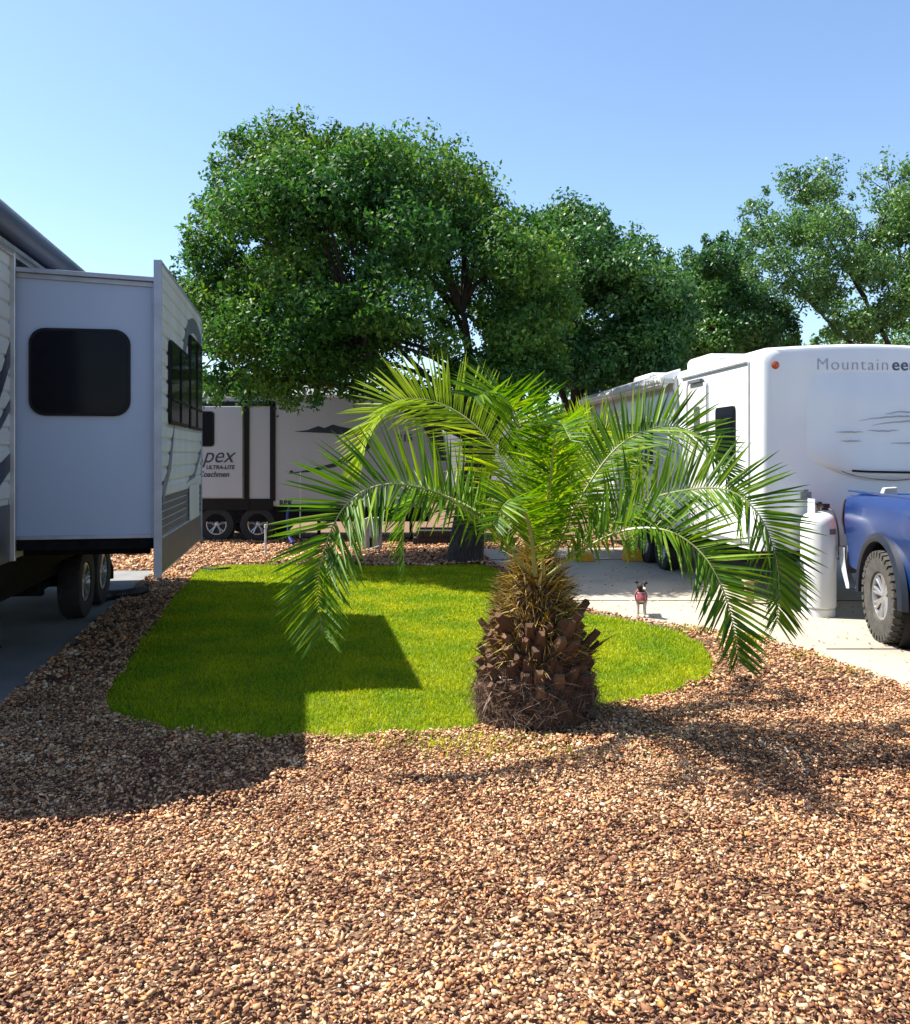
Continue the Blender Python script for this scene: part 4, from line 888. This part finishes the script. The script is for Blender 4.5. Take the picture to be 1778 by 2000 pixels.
mv = [(2.0-x,y,z) for x,y,z in vs_]; q.add(mv, [tuple(reversed(f)) for f in fs_])
q.box((.14,-1.16,.80),(1.86,1.12,.85))
bed = q.build('bed', M_blue, PK, smooth=True)
q = MB(); q.box((.17,1.10,.70),(1.83,1.165,1.30)); tg = q.build('tailgate', M_blue, PK, bevel=.02, smooth=True)
MB().box((.8,1.166,1.12),(1.2,1.18,1.2)).build('tailgate_handle', M_black, tg)
q = MB(); q.box((skin_x(1,1.3)+.01,-1.15,1.319),(skin_x(1,1.3)+.09,1.1,1.335)); q.box((1.9,-1.15,1.319),(1.97,1.1,1.335)); q.build('bed_rail_cap', M_blue, PK, bevel=.005)
tl = MB(); vs_ = []; ny, nz2 = 8, 14
for i in range(ny+1):
    y = 1.045+.14*i/ny
    for j in range(nz2+1):
        z = .88+.36*j/nz2; vs_.append((skin_x(y,z)-.010*math.sin(math.pi*min(1,max(0,j/nz2)))-.014, y+ (.006), z))
tl.add(vs_, [(i*(nz2+1)+j,(i+1)*(nz2+1)+j,(i+1)*(nz2+1)+j+1,i*(nz2+1)+j+1) for i in range(ny) for j in range(nz2)])
tl.box((.16,1.10,.88),(.19,1.187,1.24)); tl.build('tail_light', M_red, PK, smooth=True)
MB().box((1.82,1.10,.88),(1.98,1.17,1.24)).build('tail_light', M_red, PK, bevel=.02)
q = MB()
bp_ = [(.02,1.00,.74),(.10,1.28,.76),(.3,1.36,.76),(1.7,1.36,.76),(1.9,1.28,.76),(1.98,1.00,.74)]
vs_ = []
for (x,y,z) in bp_: vs_ += [(x,y,z),(x,y+.02,z-.12),(x,y-.02,z-.26),(x,y-.10,z-.30)]
q.add(vs_, [(i*4+j,(i+1)*4+j,(i+1)*4+j+1,i*4+j+1) for i in range(5) for j in range(3)]); q.prism([(x,y) for x,y,z in bp_], 'z', .70, .755); q.build('rear_bumper', M_bump, PK, smooth=True)
q = MB(); vs_ = []; nb = 10                       # wrapped bumper end on the near side, a tapering crescent
for i in range(nb+1):
    f = i/nb; z = .74-.40*f; yo = 1.28-.34*f**1.7; wd = .20*(1-f)**.6+.015
    vs_ += [(.015,yo-wd,z),(-.012,yo-wd*.5,z),(.02,yo,z),(.10,yo+.03,z)]
q.add(vs_, [(i*4+j,(i+1)*4+j,(i+1)*4+j+1,i*4+j+1) for i in range(nb) for j in range(3)]); q.build('bumper_end', M_bump, PK, smooth=True)
# flares and dark wheel wells
for yc in (0.0,-3.75):
    q = MB(); prf = []
    for k in range(25):
        a = R(-4+188*k/24); ca, sa = math.cos(a), math.sin(a); prf.append((ca,sa))
    vs_ = []
    for ca, sa in prf:
        for (rr, xo) in ((.50,.03),(.50,-.035),(.525,-.05),(.575,-.03),(.59,.02)): vs_.append((xo, yc+ca*rr, .41+sa*rr))
    q.add(vs_, [(i*5+j,(i+1)*5+j,(i+1)*5+j+1,i*5+j+1) for i in range(24) for j in range(4)]); q.build('fender_flare', M_bluedk, PK, smooth=True)
    q = MB(); q.lathe([(.505,.03),(.505,.45),(.0,.45)], (0,yc,.41), 'x', 40); q.build('wheel_well', M_black, PK)
    wheel(PK, (.115,yc,RW), 'x', RW, .29, .215, -1, spokes=8, tm=M_dtyre, knobs=True)
    wheel(PK, (1.885,yc,RW), 'x', RW, .29, .215, 1, spokes=8, tm=M_dtyre, knobs=True)
# cab, bonnet and front end
def loft(rings, name, m, **k):
    n = len(rings[0]); q = MB(); fs = [(i*n+a, i*n+(a+1)%n, (i+1)*n+(a+1)%n, (i+1)*n+a) for i in range(len(rings)-1) for a in range(n)]
    fs += [tuple(range(n))[::-1], tuple(range((len(rings)-1)*n, len(rings)*n))]; q.add([v for r in rings for v in r], fs); return q.build(name, m, PK, **k)
q = MB(); cabp = [(-1.24,.52),(-1.24,1.32),(-1.36,1.92),(-1.6,1.97),(-2.5,1.97),(-2.75,1.92),(-3.2,1.36),(-3.2,.52)]
rings = []
for (x, k) in ((.0,0),(.02,0),(.16,1),(1.84,1),(1.98,0),(2.0,0)):
    rings.append([(x if z < 1.4 else x+(.10 if x < 1 else -.10)*(1 if z > 1.4 else 0), y, z) for y, z in cabp])
loft(rings, 'cab', M_blue, bevel=.02, smooth=True)
hoodp = [(-3.22,.52),(-3.22,1.34),(-4.45,1.22),(-4.62,1.0),(-4.62,.52)]
q = MB(); hp2 = [(-3.22,.9),(-3.22,1.34),(-4.45,1.22),(-4.62,1.0),(-4.62,.9)]; q.prism(hp2, 'x', .02, 1.98); q.prism([(-4.3,.52),(-4.3,.899),(-4.6,.899),(-4.6,.52)], 'x', .05, 1.95); q.build('bonnet', M_blue, PK, bevel=.04, smooth=True)
q = MB(); q.prism([(-1.45,1.42),(-1.52,1.86),(-2.5,1.87),(-2.98,1.42)], 'x', .085, .105); q.build('side_window', M_glass, PK)
q = MB(); q.add([(.2,-2.82,1.89),(1.8,-2.82,1.89),(1.9,-3.19,1.42),(.1,-3.19,1.42)], [(0,1,2,3)]); q.build('windscreen', M_glass, PK)
MB().box((.3,-4.66,.62),(1.7,-4.625,1.0)).build('grille', M_chrome, PK, bevel=.01)
MB().box((0,-4.85,.45),(2,-4.67,.7)).build('front_bumper', M_chrome, PK, bevel=.03)
MB().box((.05,-4.66,.85),(.27,-4.627,1.0)).build('headlight', M_pvc, PK); MB().box((1.73,-4.66,.85),(1.95,-4.627,1.0)).build('headlight', M_pvc, PK)
MB().box((.35,-4.4,.42),(1.65,1.05,.52)).box((.2,-.06,.35),(1.8,.06,.47)).build('chassis', M_frame, PK)
# load in the bed
PM = Matrix.Translation((3.88,7.93,.035)) @ Matrix.Rotation(AT,4,'Z')
def tarp():
    vs = []; nu, nv = 26, 20
    for j in range(nv+1):
        for i in range(nu+1):
            u = i/nu; v = j/nv; z = .86+.56*(math.sin(math.pi*min(1,u*1.0))**.45)*(math.sin(math.pi*v)**.4)+.02*math.sin(9*u+5*v)*math.sin(math.pi*u)+random.uniform(-.006,.006)
            vs.append(PM @ Vector((.30+1.15*u, .0+.95*v, z)))
    fs = [(j*(nu+1)+i,j*(nu+1)+i+1,(j+1)*(nu+1)+i+1,(j+1)*(nu+1)+i) for j in range(nv) for i in range(nu)]
    tag(MB().add(vs,fs).build('tarp_bundle', M_tarp, smooth=True), 'dark brown tarp-covered bundle in the bed of the blue pickup', 'bundle')
tarp()
q = MB(); q.add([PM @ Vector(v) for v in [(.55,-.55,.86),(1.1,-.55,.86),(1.1,-.1,.86),(.55,-.1,.86),(.5,-.6,1.5),(1.15,-.6,1.5),(1.15,-.05,1.5),(.5,-.05,1.5)]], [(3,2,1,0),(4,5,6,7),(0,1,5,4),(1,2,6,5),(2,3,7,6),(3,0,4,7)])
tag(q.build('storage_bin', M_orange, bevel=.02), 'orange bin standing in the pickup bed at the right edge', 'bin')
q = MB(); q.add([PM @ Vector(v) for v in [(.2,.98,.86),(.5,.98,.86),(.5,1.06,.86),(.2,1.06,.86),(.38,.98,1.36),(.5,.98,1.37),(.5,1.06,1.37),(.38,1.06,1.36)]], [(3,2,1,0),(4,5,6,7),(0,1,5,4),(1,2,6,5),(2,3,7,6),(3,0,4,7)])
tag(q.build('white_board', M_pvc, bevel=.008), 'white board wedged behind the tailgate of the blue pickup', 'board')

# ------------------------------------------------------------------ small things
grp = 'yellow blocks on the driveway'
for (a, bb, lbl) in (((1143,1097),.33,'flatter yellow block at the far end of the driveway, nearer the palm'), ((1239,1097),.30,'taller yellow block at the far end of the driveway, beside the trailer wheels')):
    g = G(*a,.035); hh = .13 if a[0] < 1200 else .19; q = MB()
    q.prism([(g.x-bb/2,.036),(g.x-bb/2+.04,.036+hh),(g.x+bb/2-.05,.036+hh),(g.x+bb/2,.036)], 'y', g.y, g.y+.35)
    tag(q.build('yellow_block', M_yellow, bevel=.012), lbl, 'block', grp)
g = G(519,1090); q = MB(); q.lathe([(.018,0),(.018,.50),(.026,.505),(.026,.56),(.0,.565)], (g.x,g.y,0), 'z', 12); tag(q.build('pipe_stake', M_pvc, smooth=True), 'thin white pipe standing upright in the gravel before the side-on trailer', 'pipe')
g = G(724,1076)
UP = thing('utility_pedestal', 'grey and white utility hookup box standing in the gravel strip behind the lawn', 'utility box', g)
MB().box((-.15,-.04,-.02),(-.07,.06,.58)).build('post', M_pvc, UP, bevel=.004)
MB().box((-.069,-.05,.02),(.20,.10,.60)).build('cabinet', M_box, UP, bevel=.012)
MB().box((-.02,-.056,.28),(.15,-.05,.52)).build('cabinet_door', M_pvc, UP, bevel=.004)
MB().box((-.01,-.057,.06),(.03,-.05,.24)).build('socket', M_black, UP)
q = MB(); q.tube(catmull([G(742,1066,.1),G(700,1082,.02),G(690,1085,.02)],12), .014, 6); q.tube(catmull([G(745,1070,.02),G(800,1078,.02),G(860,1070,.02)],12), .014, 6)
tag(q.build('cable', M_pvc, smooth=True), 'pale cable on the ground by the utility box', 'cable')
q = MB(); q.tube(catmull([G(330,1104,.05),G(380,1107,.05),G(420,1111,.05),G(450,1109,.05)],30), .016, 6); tag(q.build('garden_hose', M_hose, smooth=True), 'black hose lying on the gravel left of the lawn corner', 'hose')
# low dark shelter of stacked timber round the oak foot
g = G(860,1068); q = MB()
for k in range(5): q.box((g.x-.5,g.y+k*.16,.0+.0*k),(g.x+.62,g.y+k*.16+.14,.17)); q.box((g.x-.45,g.y+k*.16+.01,.171),(g.x+.5,g.y+k*.16+.13,.30))
tag(q.build('timber_stack', M_bark, bevel=.01), 'low dark stack of timber beside the oak trunk', 'timber')
# far white trailers and cars beyond the gap
def far_trailer(px0, px1, Y, ztop, lbl, m):
    t = thing('travel_trailer', lbl, 'trailer', ((px0-CX)*Y/F,Y,0)); W = (px1-px0)*Y/F
    MB().prism([(0,.6),(0,ztop-.1),(.1,ztop),(W-.5,ztop),(W-.1,ztop-.6),(W,1.3),(W-.2,.6)], 'y', 0, 2.4).build('body', m, t, bevel=.04)
    for k in range(3): window(t, 'w', 'y', (W*(.2+.25*k),1.95), W*.12, .5, .06, out=-1, base=0)
    MB().box((.3,.1,.4),(W-.4,2.3,.597)).build('chassis', M_frame, t)
    for k in (0,1): wheel(t, (W*.5+.8*k,.12,.35), 'y', .35,.2,.2,-1, spokes=5, n=24)
far_trailer(865,1150,26,2.75,'distant white trailer seen through the fronds between the oak and the driveway', M_white)
far_trailer(180,470,31,2.9,'distant cream trailer beyond the side-on trailer, left of the oak', M_cream)

# ------------------------------------------------------------------ dog
def dog():
    g = G(1253,1203,.036); D = thing('dog', 'small white dog with a black head standing on the concrete driveway in a pink harness', 'dog', (g.x,g.y+.0,.036), R(-14))
    # parts of one body, fused by a voxel remesh into a continuous skin.  local -y = towards the camera
    bm = bmesh.new()
    def ell(c, r, rot=(0,0,0)):
        m = Matrix.Translation(c) @ Matrix.Rotation(rot[2],4,'Z') @ Matrix.Rotation(rot[0],4,'X') @ Matrix.Rotation(rot[1],4,'Y') @ Matrix.Diagonal((*r,1))
        bmesh.ops.create_icosphere(bm, subdivisions=3, radius=1, matrix=m)
    def cap(pts, rad):
        for i in range(len(pts)-1):
            a, b = Vector(pts[i]), Vector(pts[i+1]); n = max(2,int((b-a).length/.006))
            for k in range(n+1):
                f = k/n; r = rad[i]*(1-f)+rad[i+1]*f; bmesh.ops.create_icosphere(bm, subdivisions=2, radius=r, matrix=Matrix.Translation(a.lerp(b,f)))
    ell((0,-.055,.215),(.064,.068,.074)); ell((.0,.04,.215),(.060,.10,.062)); ell((0,.13,.222),(.047,.055,.056))
    cap([(0,-.085,.25),(.004,-.105,.30)],[.040,.032])
    ell((.004,-.112,.328),(.046,.050,.042)); cap([(.014,-.135,.318),(.048,-.165,.308)],[.021,.012])
    for sx in (-1,1):
        cap([(.033*sx,-.07,.20),(.036*sx,-.062,.13),(.034*sx,-.075,.075),(.034*sx,-.078,.02)],[.028,.019,.014,.012]); ell((.034*sx,-.088,.010),(.014,.020,.010))
        cap([(.030*sx,.13,.21),(.036*sx,.105,.135),(.036*sx,.155,.085),(.036*sx,.140,.02)],[.036,.026,.014,.012]); ell((.036*sx,.130,.010),(.013,.020,.010))
    cap([(0,.175,.25),(.01,.21,.29),(.02,.215,.33)],[.012,.008,.004])
    # ears
    cap([(-.026,-.105,.355),(-.044,-.108,.374),(-.066,-.120,.366)],[.018,.014,.005]); cap([(.036,-.100,.357),(.052,-.103,.372),(.068,-.112,.356)],[.018,.014,.005])
    me = bpy.data.meshes.new('d'); bm.to_mesh(me); bm.free(); o = bpy.data.objects.new('d', me); COL.objects.link(o)
    md = o.modifiers.new('r','REMESH'); md.mode = 'VOXEL'; md.voxel_size = .0042; sm = o.modifiers.new('s','SMOOTH'); sm.iterations = 4
    dg = bpy.context.evaluated_depsgraph_get(); m2 = bpy.data.meshes.new_from_object(o.evaluated_get(dg)); bpy.data.objects.remove(o)
    nv = len(m2.vertices); co_ = np.empty(nv*3, np.float32); m2.vertices.foreach_get('co', co_); co_ = co_.reshape(-1,3); x,y,z = co_.T
    t = np.full(nv, .9, np.float32)
    t[(z > .293) & (y < -.04)] = .05                          # black head
    t[(z > .27) & (y < -.075) & (np.abs(x) < .05)] = .05
    t[(z > .296) & (y < -.148) & (x > .02)] = .9         # white muzzle
    t[((x-.02)**2+(y-.06)**2 < .0016) & (z > .2)] = .05; t[(z < .022)] = .35
    a = m2.attributes.new('tint','FLOAT','POINT'); a.data.foreach_set('value', t); m2.polygons.foreach_set('use_smooth', [True]*len(m2.polygons))
    fur = attr_mat('short_fur', [(0,(.012,.011,.011)),(.3,(.10,.07,.055)),(.7,(.66,.58,.52)),(1,(.78,.72,.68))], .8)
    m2.name = 'body'; link('body', m2, fur, D)
    q = MB(); q.lathe([(.068,-.048),(.073,-.02),(.072,.01),(.066,.03)], (0,-.05,.216), 'y', 28)
    q.v = [(v[0]*.92, v[1], .216+(v[2]-.216)*1.14) for v in q.v]; q.t = q.t
    q.add([(-.045,-.128,.18),(.045,-.128,.18),(.04,-.122,.262),(-.04,-.122,.262),(-.02,-.136,.19),(.02,-.136,.19),(.02,-.132,.25),(-.02,-.132,.25)], [(0,1,5,4),(1,2,6,5),(2,3,7,6),(3,0,4,7),(4,5,6,7)])
    q.build('harness', M_pink, D, smooth=True)
    e = MB()
    for sx, yy in ((-.012,-.150),(.030,-.146)): e.lathe([(0,-.004),(.004,-.002),(.0045,.002)], (sx,yy,.333), 'y', 8)
    e.lathe([(0,-.007),(.006,-.004),(.007,.003)], (.053,-.171,.311), 'y', 8); e.build('eyes_and_nose', M_hose, D, smooth=True)
dog()
